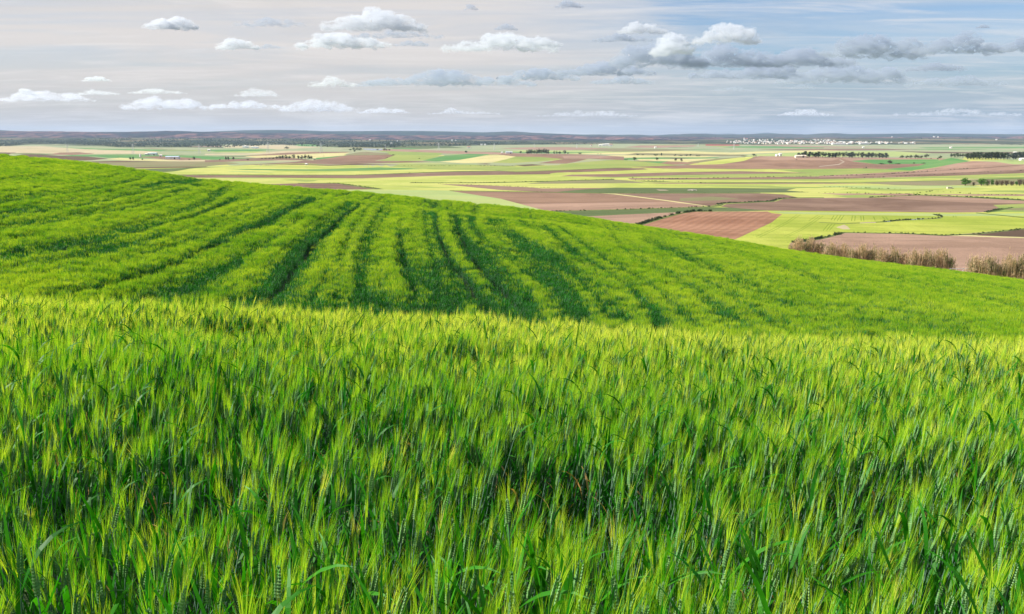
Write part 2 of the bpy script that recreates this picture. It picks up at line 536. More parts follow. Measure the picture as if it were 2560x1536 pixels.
# parcels traced on the plain, painted from far to near; every outline is carried onto the terrain
PARCELS = [
 ('H', [(-300,352),(1000,352),(1250,356),(1500,357),(1500,361),(1250,363),(1100,367),(1000,370),(900,370),(760,367),(700,364),(560,370),(450,369),(300,369),(230,365),(110,360),(60,363),(0,368),(-300,370)]),
 ('T', [(-300,362),(0,366),(110,366),(140,369),(200,373),(260,376),(340,376),(400,380),(370,385),(230,385),(120,384),(0,383),(-300,384)]),
 ('D', [(165,369),(245,372),(330,373),(420,375),(400,379),(300,376),(215,373)]),
 ('S', [(-300,384),(-40,381),(40,382),(20,388),(-40,392),(-300,394)]),
 ('R', [(120,387),(150,382),(200,381),(235,385),(180,388)]),
 ('D', [(140,391),(180,388),(250,387),(330,387),(430,388),(560,392),(560,397),(400,397),(270,395),(240,392)]),
 ('S', [(40,389),(60,386),(100,387),(150,390),(220,392),(270,397),(230,401),(160,403),(60,396)]),
 ('R', [(340,393),(400,391),(512,397),(520,401),(440,402),(380,396)]),
 ('C', [(265,398),(300,395),(360,398),(450,401),(430,404),(300,401)]),
 ('O', [(215,404),(300,402),(400,404),(512,404),(530,408),(330,411),(200,412)]),
 ('S', [(215,405),(300,403),(420,404.5),(330,405.5),(240,406.5)]),
 ('T', [(400,402),(520,400),(620,402),(560,404),(440,404)]),
 ('E', [(550,362),(640,361),(760,364),(880,371),(830,376),(700,376),(640,371),(560,371)]),
 ('T', [(560,364),(700,363),(800,369),(700,374),(640,370),(560,370)]),
 ('D', [(730,360),(780,361),(812,366),(750,366)]),
 ('D', [(512,375),(600,374),(690,374),(640,379),(540,380)]),
 ('T', [(512,385),(620,384),(720,377),(790,379),(700,385),(600,388),(512,388)]),
 ('R', [(640,388),(720,382),(790,380),(880,380),(850,384),(750,386),(690,389),(600,391)]),
 ('C', [(610,391),(700,388),(800,384),(875,382),(850,390),(790,396),(640,395)]),
 ('D', [(510,393),(560,394),(640,396),(560,400),(500,399)]),
 ('D', [(790,395),(830,392),(856,391),(830,399),(790,399)]),
 ('B', [(512,401),(580,398),(650,395),(700,393),(760,398),(780,401),(700,401),(600,404),(512,407)]),
 ('K', [(1000,366),(1120,366),(1180,372),(1060,374),(980,372)]),
 ('D', [(1024,371),(1090,374),(1230,377),(1170,378),(1024,376),(930,373)]),
 ('E', [(960,377),(1100,371),(1300,370),(1330,376),(1200,380),(1100,378)]),
 ('P', [(960,373),(1024,374),(1110,377),(1240,381),(1300,384),(1230,387),(1050,383),(940,378)]),
 ('P', [(1250,371),(1330,368.5),(1400,368),(1560,372),(1500,376),(1400,376),(1300,374)]),
 ('L', [(1300,376),(1400,377),(1560,375),(1700,377),(1790,381),(1660,384),(1500,386),(1380,384),(1260,380)]),
 ('D', [(1200,379),(1280,380),(1420,381),(1500,381),(1400,384),(1290,383)]),
 ('O', [(1430,375.5),(1536,371),(1660,373),(1740,374),(1660,379),(1536,380)]),
 ('P', [(1560,369),(1600,364),(1743,364),(1733,367),(1640,370)]),
 ('X', [(1764,361),(1846,361),(1850,365),(1764,365)]),
 ('D', [(1836,366),(1950,366),(2060,369),(2060,371),(1900,371),(1805,369)]),
 ('B', [(1888,374),(2048,372),(2200,372),(2300,375),(2100,377),(1960,376)]),
 ('P', [(1850,363),(1960,363.5),(2100,367),(2240,367),(2100,370),(2000,368)]),
 ('C', [(1420,385.5),(1536,382),(1681,378),(1826,382),(1900,379),(2048,376),(2120,378),(2048,380),(1900,384),(1800,388),(1722,385),(1536,386.5)]),
 ('L', [(1826,390),(1900,386),(2000,381),(2120,378),(2240,379),(2330,385),(2240,392),(2060,392)]),
 ('D', [(2290,369),(2400,368),(2700,367),(2700,371),(2317,371)]),
 ('S', [(2235,378.5),(2330,380),(2420,381),(2700,380),(2700,384),(2420,384),(2320,383)]),
 ('O', [(1590,383),(1740,385),(1870,388),(1850,391),(1700,391),(1560,388)]),
 ('C', [(1490,391),(1536,388.5),(1640,389),(1800,391),(1760,394),(1640,393),(1540,395)]),
 ('D', [(1540,398),(1580,395),(1650,394),(1800,394),(1790,396),(1640,398),(1560,401)]),
 ('S', [(1655,394.5),(1725,396),(1690,397.5)]),
 ('C', [(1590,398),(1690,398.5),(1790,397),(1792,398),(1750,405),(1700,407),(1660,403),(1600,402)]),
 ('O', [(1700,410),(1728,404),(1792,397),(1892,391),(1896,393),(1859,403),(1805,411),(1722,414)]),
 ('Y', [(1722,412),(1742,408),(1800,400),(1850,394),(1892,391),(1859,403),(1805,410.5),(1740,413.5)]),
 ('R', [(1560,403),(1620,402),(1700,405),(1750,408),(1700,412),(1640,413),(1560,412)]),
 ('D', [(1600,404),(1670,403.5),(1650,409),(1600,410)]),
 ('G', [(1480,404),(1540,400),(1600,404),(1700,414),(1620,417),(1500,419),(1400,421),(1400,411)]),
 ('P', [(2080,393),(2340,396),(2420,400),(2129,404),(2060,400)]),
 ('D', [(2129,403),(2172,399.5),(2348,399),(2345,404),(2317,410),(2193,411)]),
 ('R', [(1577,418),(1722,413),(1805,411),(1859,403),(1896,391),(2048,392),(2102,396),(2129,404),(2193,411),(2317,410),(2296,416),(2214,424),(2162,422),(2048,423),(1846,423),(1660,422)]),
 ('P', [(1880,397),(1920,391),(2048,392),(2100,397),(2080,402),(1990,400),(1930,401)]),
 ('Q', [(2048,416),(2095,411),(2108,405),(2098,400),(2100,399),(2112,405),(2098,412.5),(2048,417.5)]),
 ('R', [(853,391),(884,387),(915,380),(967,384),(986,388),(963,398),(926,404),(843,404),(780,401),(820,396)]),
 ('O', [(864,387),(905,380),(978,384),(957,388),(884,389)]),
 ('G', [(936,377),(1024,380),(1107,383),(1096,392),(1059,402),(1024,403),(936,405),(963,398),(988,388),(970,382)]),
 ('W', [(907,371.5),(957,372.5),(955,376),(930,376.5),(910,374.5)]),
 ('B', [(574,415),(657,410),(740,405),(760,401.5),(864,402),(1030,403),(1060,404),(1085,405),(1024,407),(967,408),(822,412),(760,409),(677,411)]),
 ('D', [(1110,390),(1170,385),(1222,386),(1210,391),(1150,400),(1090,404),(1055,402)]),
 ('C', [(1215,389),(1270,386),(1320,391),(1260,400),(1230,407),(1160,408.5),(1100,405),(1150,400)]),
 ('R', [(1240,386.5),(1300,384),(1440,386),(1560,392),(1560,401),(1470,397),(1400,398),(1330,393),(1290,392)]),
 ('P', [(1400,390),(1470,388),(1530,393),(1480,397),(1410,397)]),
 ('G', [(1290,392),(1350,393),(1410,398),(1350,404),(1280,408.5),(1230,407),(1260,400)]),
 ('R', [(1345,409),(1390,401),(1410,398),(1470,397.5),(1440,405),(1415,409.5)]),
 ('S', [(636,415),(740,410.5),(822,413),(895,410),(1009,412),(895,412.8),(822,415),(740,412.5)]),
 ('S', [(1190,410.5),(1215,409),(1230,410.5),(1215,411.5)]),
 ('S', [(1285,413.5),(1330,411),(1365,413.5),(1310,416)]),
 ('V', [(1000,414),(1110,414.5),(1230,413.8),(1290,414.8),(1290,416),(1180,416),(1100,416),(1000,415.5)]),
 ('B', [(1110,417.5),(1200,416.3),(1180,420),(1140,420.5)]),
 ('O', [(230,411),(420,408),(560,405),(600,409),(520,416),(310,420)]),
 ('S', [(310,420),(400,417.5),(520,416.5),(512,419),(330,422)]),
 ('K', [(330,424),(440,421),(500,418.5),(560,418),(480,421),(420,430),(380,432)]),
 ('V', [(380,431),(430,427),(470,421),(510,417.5),(512,418.5),(474,422.5),(436,429),(395,432)]),
 ('D', [(560,422.5),(620,423),(781,424),(870,421.5),(947,419),(1024,421),(1060,423),(884,428),(802,428.3),(698,427),(610,425)]),
 ('G', [(1000,410),(1180,412),(1290,417),(1230,426),(1080,424),(980,417)]),
 ('B', [(440,438.5),(512,437.5),(677,438.5),(884,438.5),(1024,433.5),(1148,429),(1252,428.5),(1376,433.5),(1376,436),(1127,439.5),(1024,442.5),(905,446.5),(677,444.5),(512,444.5),(440,444)]),
 ('V', [(430,437.3),(512,436.3),(677,437.3),(884,437.5),(1024,432.4),(1148,428),(1252,427),(1330,429.5),(1330,430.6),(1252,428.6),(1148,429.6),(1024,434),(884,439),(677,438.8),(430,438.8)]),
 ('G', [(1120,421),(1230,419),(1400,413),(1560,413),(1580,418),(1536,420),(1400,425),(1290,429),(1230,426)]),
 ('B', [(1290,430),(1400,426),(1536,420.5),(1608,421),(1620,424),(1536,428),(1400,432),(1376,434)]),
 ('V', [(1280,429.5),(1400,425.3),(1536,419.6),(1580,419.3),(1580,420.4),(1536,421),(1400,426.6),(1290,430.8)]),
 ('Y', [(1380,432.5),(1536,428.5),(1712,421.5),(1877,423.5),(2060,430),(2060,432),(1888,427.5),(1681,429.5),(1536,434.5)]),
 ('G', [(1929,423.5),(2048,423.5),(2151,421.5),(2214,423.5),(2296,427.5),(2255,434),(2048,441),(1846,443),(1681,443),(1536,445),(1470,444),(1536,440),(1702,436),(1826,431),(2000,432)]),
 ('B', [(1430,437),(1536,435.5),(1680,431),(1850,428.5),(2040,433),(1900,435),(1700,438),(1620,441),(1536,443),(1400,441)]),
 ('P', [(2276,428.5),(2338,419.5),(2389,409),(2431,403),(2472,402),(2534,411),(2600,409),(2700,408),(2700,425),(2420,431),(2200,438),(2048,443),(2048,440)]),
 ('L', [(2431,403),(2472,401),(2700,399),(2700,409),(2534,411.5),(2490,405)]),
 ('D', [(2214,423.5),(2296,415.5),(2338,403.5),(2379,395),(2427,403),(2389,409.5),(2338,419),(2276,427)]),
 ('B', [(1569,446),(1846,444),(2048,441.5),(2200,436.5),(2420,422),(2560,412),(2700,405),(2700,430),(2560,433.5),(2358,440.5),(2151,446.5),(2048,448.5),(1577,449.5)]),
 ('P', [(2048,442.5),(2200,438),(2420,424),(2560,414),(2700,407),(2700,418),(2560,424),(2358,434),(2151,441),(2048,444.5)]),
 ('G', [(1577,449.8),(1750,448.8),(2048,449),(2151,447),(2358,441),(2560,434),(2700,431),(2700,436),(2358,445),(2151,450),(2048,452),(1700,451)]),
 ('V', [(1569,452),(1700,455.3),(1900,455.8),(2048,456),(2151,455.8),(2400,450.3),(2560,444.6),(2560,446.4),(2400,452),(2151,457.5),(2048,457.8),(1800,457.6),(1640,456.3)]),
 ('O', [(2151,457.5),(2400,451),(2700,444),(2700,458),(2398,464),(2317,465),(2234,463)]),
 ('B', [(1600,457.3),(1760,458.5),(2048,457.5),(2240,460.5),(2048,460),(1764,460.8),(1660,460)]),
 ('L', [(2040,465),(2193,464),(2420,465),(2470,468),(2255,473.5),(2172,471),(2069,468)]),
 ('V', [(1024,456.6),(1190,456.6),(1334,453.8),(1536,447.6),(1536,449.4),(1340,455.8),(1190,458.4),(1024,458)]),
 ('O', [(1314,460),(1355,455.5),(1536,449.5),(1567,451.5),(1619,458),(1536,458.8)]),
 ('B', [(665,461),(746,458.5),(843,458.5),(868,462.5),(947,473.5),(843,474),(760,476),(640,476),(600,462)]),
 ('V', [(746,457.8),(843,457.8),(872,461.8),(960,473),(940,474),(862,463),(843,459.3),(746,459.3)]),
 ('B', [(1096,460.5),(1190,462.5),(1334,469.5),(1355,471.5),(1560,470),(1480,482),(1400,481),(1334,479.5),(1252,475.5),(1148,465.5)]),
 ('K', [(1536,469.5),(1991,471.5),(1966,476.5),(2022,481.5),(1784,482.8),(1536,483),(1390,480.5),(1450,475)]),
 ('L', [(760,476),(943,474.5),(1024,475.5),(1123,477),(1152,482),(1252,497.5),(1355,525),(1376,530),(1400,560),(1200,550),(900,520),(700,500)]),
 ('R', [(1127,478),(1324,481),(1396,482),(1500,483.5),(1536,485),(1660,501),(1764,515),(1743,519),(1536,525),(1376,529),(1355,525),(1252,497.5),(1152,482)]),
 ('P', [(1300,510),(1536,507),(1690,506),(1764,515),(1743,519),(1536,525),(1376,529),(1355,525)]),
 ('B', [(1500,483.5),(1908,483.8),(1960,486.5),(1997,494.5),(1950,496.5),(1929,503.5),(1805,508.5),(1774,516.5),(1639,499)]),
 ('O', [(1700,496),(1780,492),(1850,497),(1780,502),(1700,503)]),
 ('V', [(1124,476.6),(1330,479.6),(1500,482.4),(1784,482.6),(1900,482.6),(1900,484.2),(1784,484.2),(1500,484.2),(1330,481.2),(1124,478.2)]),
 ('C', [(1500,483.6),(1540,484.8),(1660,500),(1775,516),(1768,516.5),(1655,501.4),(1536,486.4)]),
 ('P', [(2048,484),(2276,484.5),(2296,488),(2172,493.5),(2120,494),(2048,491)]),
 ('Y', [(1908,484),(2048,484),(2140,491),(2120,494),(2048,495.5),(1997,494.5),(1960,486)]),
 ('G', [(2080,490),(2160,487),(2250,490),(2172,494),(2120,494.5)]),
 ('P', [(2300,485.5),(2500,486),(2700,486),(2700,491),(2420,490)]),
 ('B', [(1801,517),(1815,511),(1940,504),(1960,497),(2048,495),(2193,494.5),(2296,489),(2379,492),(2560,502),(2700,508),(2700,515),(2560,510),(2483,513),(2497,520),(2462,531),(2379,532),(2048,528),(1919,527),(1846,522)]),
 ('P', [(2193,494.5),(2296,488.5),(2379,491.5),(2560,501.5),(2700,507),(2700,511),(2560,508.5),(2430,507),(2300,501)]),
 ('V', [(1774,517),(1798,510.5),(1805,507.6),(1929,502.4),(1950,495.8),(1997,493.8),(2060,494),(2060,495.6),(1997,495.8),(1955,498.2),(1933,505),(1812,510.5),(1802,516)]),
 ('V', [(2172,493.3),(2296,487),(2379,490.2),(2480,494),(2560,499),(2700,505),(2700,508),(2560,502.5),(2470,497.5),(2379,492.6),(2296,489),(2172,494.8)]),
 ('G', [(2483,513),(2560,510),(2700,515),(2700,531),(2462,531),(2497,520)]),
 ('O', [(2500,524),(2560,519),(2700,520),(2700,528),(2540,527)]),
 ('K', [(1376,529.5),(1536,525.5),(1764,518.5),(1826,519.5),(1919,527),(1846,529),(1722,530),(1681,532),(1536,538),(1400,545)]),
 ('V', [(1376,528.2),(1536,524),(1743,517.8),(1774,516),(1800,517),(1764,519.2),(1536,526),(1376,530)]),
 ('P', [(1536,538),(1712,530.5),(1639,548.5),(1588,562),(1560,580),(1440,570),(1400,546)]),
 ('F', [(1588,563),(1660,544),(1722,530),(1919,529),(1929,533.5),(1956,536),(1929,557),(1832,602),(1826,640),(1500,620)]),
 ('N', [(1919,527),(2048,528),(2379,532),(2560,531),(2700,531),(2700,562),(2560,572),(2350,589),(2110,582),(2048,596),(1975,607),(1960,660),(1826,660),(1832,602),(1929,557),(1956,535.5),(1929,533)]),
 ('L', [(1925,529),(2048,531),(2379,535),(2560,534),(2560,540),(2379,541),(2048,537),(1960,535)]),
 ('P', [(2048,597),(2110,583),(2255,585),(2358,589.5),(2560,572.5),(2750,560),(2900,560),(2900,760),(1975,700),(1975,608)]),
 ('S', [(2420,586),(2560,574),(2750,562),(2750,600),(2560,594),(2400,590)]),
 ('C', [(2350,589),(2420,588.5),(2560,593.5),(2700,598),(2700,601),(2560,596),(2420,591.5)]),
 ('V', [(1978,607),(2048,595),(2080,588),(2108,581),(2116,582),(2085,591.5),(2052,599.5),(1990,609)]),
 ('V', [(2108,581),(2255,583.2),(2358,587.8),(2440,584),(2560,571),(2700,560),(2700,563),(2560,574),(2440,587.3),(2358,590.3),(2255,585.4),(2110,583)]),
 ('V', [(1588,563.5),(1655,543.5),(1700,532.5),(1738,527.8),(1776,528),(1776,529.8),(1738,529.8),(1706,534.5),(1664,546),(1600,565)]),
 ('V', [(2462,530.5),(2490,524),(2530,518),(2536,519.5),(2500,527.5),(2470,532.5)]),
 ('V', [(2440,532),(2560,543.5),(2700,556),(2700,558),(2560,545.5),(2440,533.5)]),
 ('V', [(2048,556),(2100,558.5),(2151,557),(2213,553.6),(2261,549.6),(2344,545.5),(2352,542),(2334,537.3),(2338,536.6),(2358,541.5),(2352,547),(2261,551.6),(2213,556),(2151,559),(2100,560),(2048,557.5)]),
 ('Q', [(1640,474.5),(1665,475),(1672,477),(1648,477)]),
 ('Q', [(2150,557.2),(2190,556),(2190,557.6),(2150,558.6)]),
 ('W', [(2275,549),(2310,547),(2310,548.5),(2275,550.4)]),
 ('W', [(2212,554),(2228,553),(2228,554.6),(2212,555.4)]),
 ('T', [(2090,569),(2110,562),(2118,566),(2126,574),(2108,574)]),
]
# wheel tracks through the near yellow crop
rs_ = random.Random(4)
STRIPS = []
for k in range(95):
    v = 361 + 52 * rs_.random() ** 1.1
    if k % 4 == 3: v = rs_.uniform(412, 480)
    u = rs_.uniform(-250, 2750); L = rs_.uniform(70, 420); th = rs_.uniform(0.9, 2.6) * (1 + (v - 361) / 45.0)
    tl = rs_.uniform(-0.012, 0.012)
    if v < 412:
        key = rs_.choice('YYLEEGGTCPROBDK') if v > 371 else rs_.choice('EELTPOKG')
    else:
        key = rs_.choice('YGLGC')
    a = [(u + L * t, v + L * t * tl - th * 0.5 * math.sin(math.pi * min(1, t * 1.6)) ** 0.6) for t in (0, 0.12, 0.3, 0.5, 0.62)] + [(u + L, v + L * tl - 0.1)]
    b = [(u + L * t, v + L * t * tl + th * 0.5 * math.sin(math.pi * min(1, 1.3 - t * 1.3)) ** 0.6) for t in (0.85, 0.6, 0.35, 0.24)]
    STRIPS.append((key, a + b))
PARCELS[1:1] = STRIPS
for pts in ([(1993,537),(1965,556),(1930,574),(1890,592)], [(2001,537),(1973,556),(1938,575),(1898,594)], [(2050,540),(2028,556),(2000,574),(1960,592)], [(2058,540),(2036,556),(2006,575),(1966,594)],
            [(2045,538),(2022,553)], [(2085,539),(2078,551)], [(2094,539),(2085,552)], [(2102,539),(2093,553)], [(2110,539),(2100,553)], [(2131,540),(2129,553)], [(2138,540),(2137,553)],
            [(2152,540),(2153,553)], [(2158,540),(2160,553)], [(2184,542),(2188,552)], [(2206,542),(2214,551)], [(2214,543),(2221,551)], [(2072,560),(2058,577)], [(2080,560),(2066,577)], [(2088,560),(2074,576)],
            [(2383,540),(2384,544)], [(2389,540),(2391,544)]):
    L_ = [(x - 0.9, y) for x, y in pts]; R_ = [(x + 0.9, y) for x, y in pts][::-1]
    PARCELS.append(('V2', L_ + R_))
FM['V2'] = field_mat('wheel_track_crop', (132, 164, 44), (120, 150, 40))
NAMES['V2'] = 'wheel_track'


def densify(poly, step=14.0):
    out = []
    n = len(poly)
    for i in range(n):
        a, b = poly[i], poly[(i + 1) % n]
        k = max(1, int(math.hypot(b[0] - a[0], (b[1] - a[1]) * 3) / step))
        for j in range(k):
            t = j / k
            out.append((a[0] + (b[0] - a[0]) * t, a[1] + (b[1] - a[1]) * t))
    return out


def to_plan(x, y):          # (x, y) world -> near-isotropic map coordinates
    return (x / y * F, 40.0 * F / y * 2.0)


def from_plan(a, b):
    y = 80.0 * F / b
    return a / F * y, y


def build_plain():
    verts, faces_in, keys = [], [], []
    S0, S1 = -0.86 * F, 0.86 * F
    Y0, Y1 = 190.0, 5600.0
    q0, q1 = 80.0 * F / Y1, 80.0 * F / Y0
    # grid of terrain points
    b = q0
    row = 0
    brd = [(S0, q0), (S1, q0), (S1, q1), (S0, q1)]
    base_idx = []
    for p in brd:
        base_idx.append(len(verts)); verts.append(p)
    faces_in.append(base_idx); keys.append('base')
    while b < q1 - 2:
        b2 = b + (3.2 if b < 130 else 7.0 if b < 300 else 14.0)
        b = b2
        step = 22.0 if b < 300 else 30.0
        for a in np.arange(S0 + 11 + (row % 2) * step / 2, S1 - 8, step):
            if b < q1 - 3:
                verts.append((float(a), float(b)))
        row += 1
    for key, poly in PARCELS:
        pts = []
        for (u, v) in densify(poly):
            x, y = hitplain(u, v)
            a, b = to_plan(x, y)
            a = min(max(a, S0 + 1), S1 - 1); b = min(max(b, q0 + 0.5), q1 - 0.5)
            if not pts or math.hypot(a - pts[-1][0], b - pts[-1][1]) > 0.25:
                pts.append((a, b))
        if len(pts) > 2 and math.hypot(pts[0][0] - pts[-1][0], pts[0][1] - pts[-1][1]) < 0.25:
            pts.pop()
        ar = sum(pts[i - 1][0] * pts[i][1] - pts[i][0] * pts[i - 1][1] for i in range(len(pts)))
        if ar < 0: pts.reverse()
        idx = []
        for p in pts:
            idx.append(len(verts)); verts.append(p)
        if len(idx) > 2:
            faces_in.append(idx); keys.append(key)
    res = delaunay_2d_cdt([Vector(p) for p in verts], [], faces_in, 0, 0.02)
    V2, _, FC, _, _, OF = res
    V2 = np.array([(p.x, p.y) for p in V2])
    X, Yw = from_plan(V2[:, 0], V2[:, 1])
    Z = plain(X, Yw)
    P3 = np.stack([X, Yw, Z], 1)
    groups = {}
    for f, of in zip(FC, OF):
        if not of:
            continue
        k = max(of)
        a, b_, c = f[0], f[1], f[2]
        groups.setdefault(k, []).append(f)
    for k, fl in sorted(groups.items()):
        fa = np.array(fl, dtype=np.int64)
        # upward facing
        A, B, C = P3[fa[:, 0]], P3[fa[:, 1]], P3[fa[:, 2]]
        nz = (B[:, 0] - A[:, 0]) * (C[:, 1] - A[:, 1]) - (B[:, 1] - A[:, 1]) * (C[:, 0] - A[:, 0])
        fa = np.where((nz < 0)[:, None], fa[:, ::-1], fa)
        uniq, inv = np.unique(fa.ravel(), return_inverse=True)
        fa = inv.reshape(-1, 3)
        if keys[k] == 'base':
            cen = P3[uniq][fa].mean(1)
            mi = (cen[:, 1] > 1180).astype(int)
            me = mesh('plain', P3[uniq], fa, [FM['Y'], FM['E']], mi)
            o = obj('plain', me)
        else:
            o = obj(NAMES[keys[k]], mesh(NAMES[keys[k]], P3[uniq], fa, FM[keys[k]]))
        o['kind'] = 'structure'
    # the plain goes on behind and beside the traced part
build_plain()

# outer skirt of the plain, far to both sides and underneath the hills
sk = MB()
for (x0, x1, y0, y1) in ((-16000, 16000, 5590, 30000),):
    sk.add([(x0, y0, -47.5), (x1, y0, -47.5), (x1, y1, -47.5), (x0, y1, -47.5)], [(0, 1, 2, 3)])
for sgn in (-1, 1):
    ys = np.geomspace(190, 5600, 60)
    a = [(sgn * 0.86 * y, y, float(plain(sgn * 0.86 * y, np.array(y))) ) for y in ys]
    b = [(sgn * (0.86 * y + 3000 + y), y, float(plain0(y))) for y in ys]
    n = len(ys)
    V = a + b
    fs = [(i, i + 1, n + i + 1, n + i) if sgn < 0 else (n + i, n + i + 1, i + 1, i) for i in range(n - 1)]
    fs = [f[::-1] for f in fs]
    sk.add(V, fs)
o = obj('outer_plain', sk.mesh('outer_plain', [FM['E']]))
o['kind'] = 'structure'


# ------------------------------------------------------------------ hill of the wheat field (bare ground under the crop)
def crop_soil_mat():
    m = bpy.data.materials.new('crop_soil')
    m.use_nodes = True
    t = NT(m.node_tree)
    g = t.n('ShaderNodeNewGeometry')
    nz = t.noise(g.outputs['Position'], 2.2, 5, 0.7)
    c = t.mix(t.ramp(nz, 0.35, 0.65), (0.020, 0.050, 0.010, 1), (0.060, 0.105, 0.022, 1))
    bs = t.n('ShaderNodeBsdfPrincipled')
    bs.inputs['Roughness'].default_value = 1.0
    t.l(c, bs.inputs['Base Color'])
    o = t.n('ShaderNodeOutputMaterial')
    t.l(bs.outputs[0], o.inputs[0])
    return m


def build_hill():
    ys = np.concatenate([np.linspace(-8, 12, 50), np.linspace(12.4, 32, 50), np.linspace(33, 126, 110), np.linspace(127, 197, 50)])
    n = 170
    S = np.linspace(-0.93, 0.93, n)
    V = []
    for y in ys:
        wd = max(y, 10.0)
        x = S * wd
        z = ground(x, np.full(n, y))
        if y > 190: z = z - 0.15 * (y - 190)
        V.append(np.stack([x, np.full(n, y), z], 1))
    V = np.concatenate(V)
    f = []
    for j in range(len(ys) - 1):
        for i in range(n - 1):
            a = j * n + i
            f.append((a, a + 1, a + n + 1, a + n))
    o = obj('ground', mesh('ground', V, np.array(f), crop_soil_mat()))
    o['kind'] = 'structure'
build_hill()


# ------------------------------------------------------------------ wheat
def leafy_mat(name, col, col2, trans=0.35, gloss=0.35, rough=0.45, var=0.35, veins=False):
    m = bpy.data.materials.new(name)
    m.use_nodes = True
    t = NT(m.node_tree)
    oi = t.n('ShaderNodeObjectInfo')
    g = t.n('ShaderNodeNewGeometry')
    nz = t.noise(g.outputs['Position'], 0.16, 3, 0.6)
    isl = g.outputs['Random Per Island']
    mixf = t.math('ADD', t.math('MULTIPLY', oi.outputs['Random'], 0.45), t.math('MULTIPLY', isl, 0.55))
    mixf = t.math('ADD', mixf, t.math('MULTIPLY', t.math('SUBTRACT', nz, 0.5), 0.9), clamp=True)
    c = t.mix(mixf, col + (1,), col2 + (1,))
    bs = t.n('ShaderNodeBsdfPrincipled')
    bs.inputs['Roughness'].default_value = rough
    bs.inputs['Specular IOR Level'].default_value = gloss
    t.l(c, bs.inputs['Base Color'])
    tr = t.n('ShaderNodeBsdfTranslucent')
    tc_ = t.mix(1.0, c, (1.25, 1.3, 0.55, 1), 'MULTIPLY')
    t.l(tc_, tr.inputs['Color'])
    mx = t.n('ShaderNodeMixShader')
    mx.inputs[0].default_value = trans
    t.l(bs.outputs[0], mx.inputs[1]); t.l(tr.outputs[0], mx.inputs[2])
    o = t.n('ShaderNodeOutputMaterial')
    t.l(mx.outputs[0], o.inputs[0])
    return m


M_LEAF = leafy_mat('wheat_leaf', (0.006, 0.115, 0.002), (0.060, 0.310, 0.008), trans=0.38, gloss=0.22, rough=0.5)
M_STEM = leafy_mat('wheat_stem', (0.07, 0.15, 0.10), (0.18, 0.30, 0.22), trans=0.1, gloss=0.2)
M_EAR = leafy_mat('wheat_ear', (0.09, 0.25, 0.08), (0.24, 0.40, 0.15), trans=0.2, gloss=0.08)
M_AWN = leafy_mat('wheat_awn', (0.026, 0.34, 0.003), (0.68, 0.78, 0.055), trans=0.45, gloss=0.2)
M_DRY = leafy_mat('dry_leaf', (0.50, 0.28, 0.09), (0.62, 0.46, 0.20), trans=0.3)
M_DLEAF = leafy_mat('leafy_crop', (0.004, 0.060, 0.002), (0.030, 0.230, 0.006), trans=0.32, gloss=0.15)
M_AWNF = leafy_mat('wheat_awn_mass', (0.070, 0.300, 0.005), (0.58, 0.66, 0.050), trans=0.42, gloss=0.15)
M_RIPE = leafy_mat('ripening_awn', (0.30, 0.50, 0.020), (0.95, 0.88, 0.170), trans=0.45, gloss=0.2)
WM = [M_LEAF, M_STEM, M_EAR, M_AWN, M_DRY, M_DLEAF, M_AWNF, M_RIPE]


def rv(a, b):
    return random.uniform(a, b)


def leaf(mb, base, az, L, W, th0, bend, mi=0, n=5, twist=0.0):
    p = Vector(base)
    th = th0
    out = Vector((math.cos(az), math.sin(az), 0))
    side0 = Vector((-math.sin(az), math.cos(az), 0))
    P = []
    for k in range(n + 1):
        t = k / n
        wdt = W * (0.55 + 1.2 * t) if t < 0.35 else W * (1 - ((t - 0.35) / 0.65) ** 1.7)
        wdt = max(wdt, 0.0006)
        ang = twist * t
        d = out * math.sin(th) + Vector((0, 0, 1)) * math.cos(th)
        nn = d.cross(side0)
        sd = side0 * math.cos(ang) + nn * math.sin(ang)
        P.append(p - sd * wdt / 2); P.append(p + sd * wdt / 2)
        p = p + d * (L / n)
        th += bend / n * (0.4 + 1.2 * t)
    mb.add(P, [(2 * k, 2 * k + 1, 2 * k + 3, 2 * k + 2) for k in range(n)], mi)


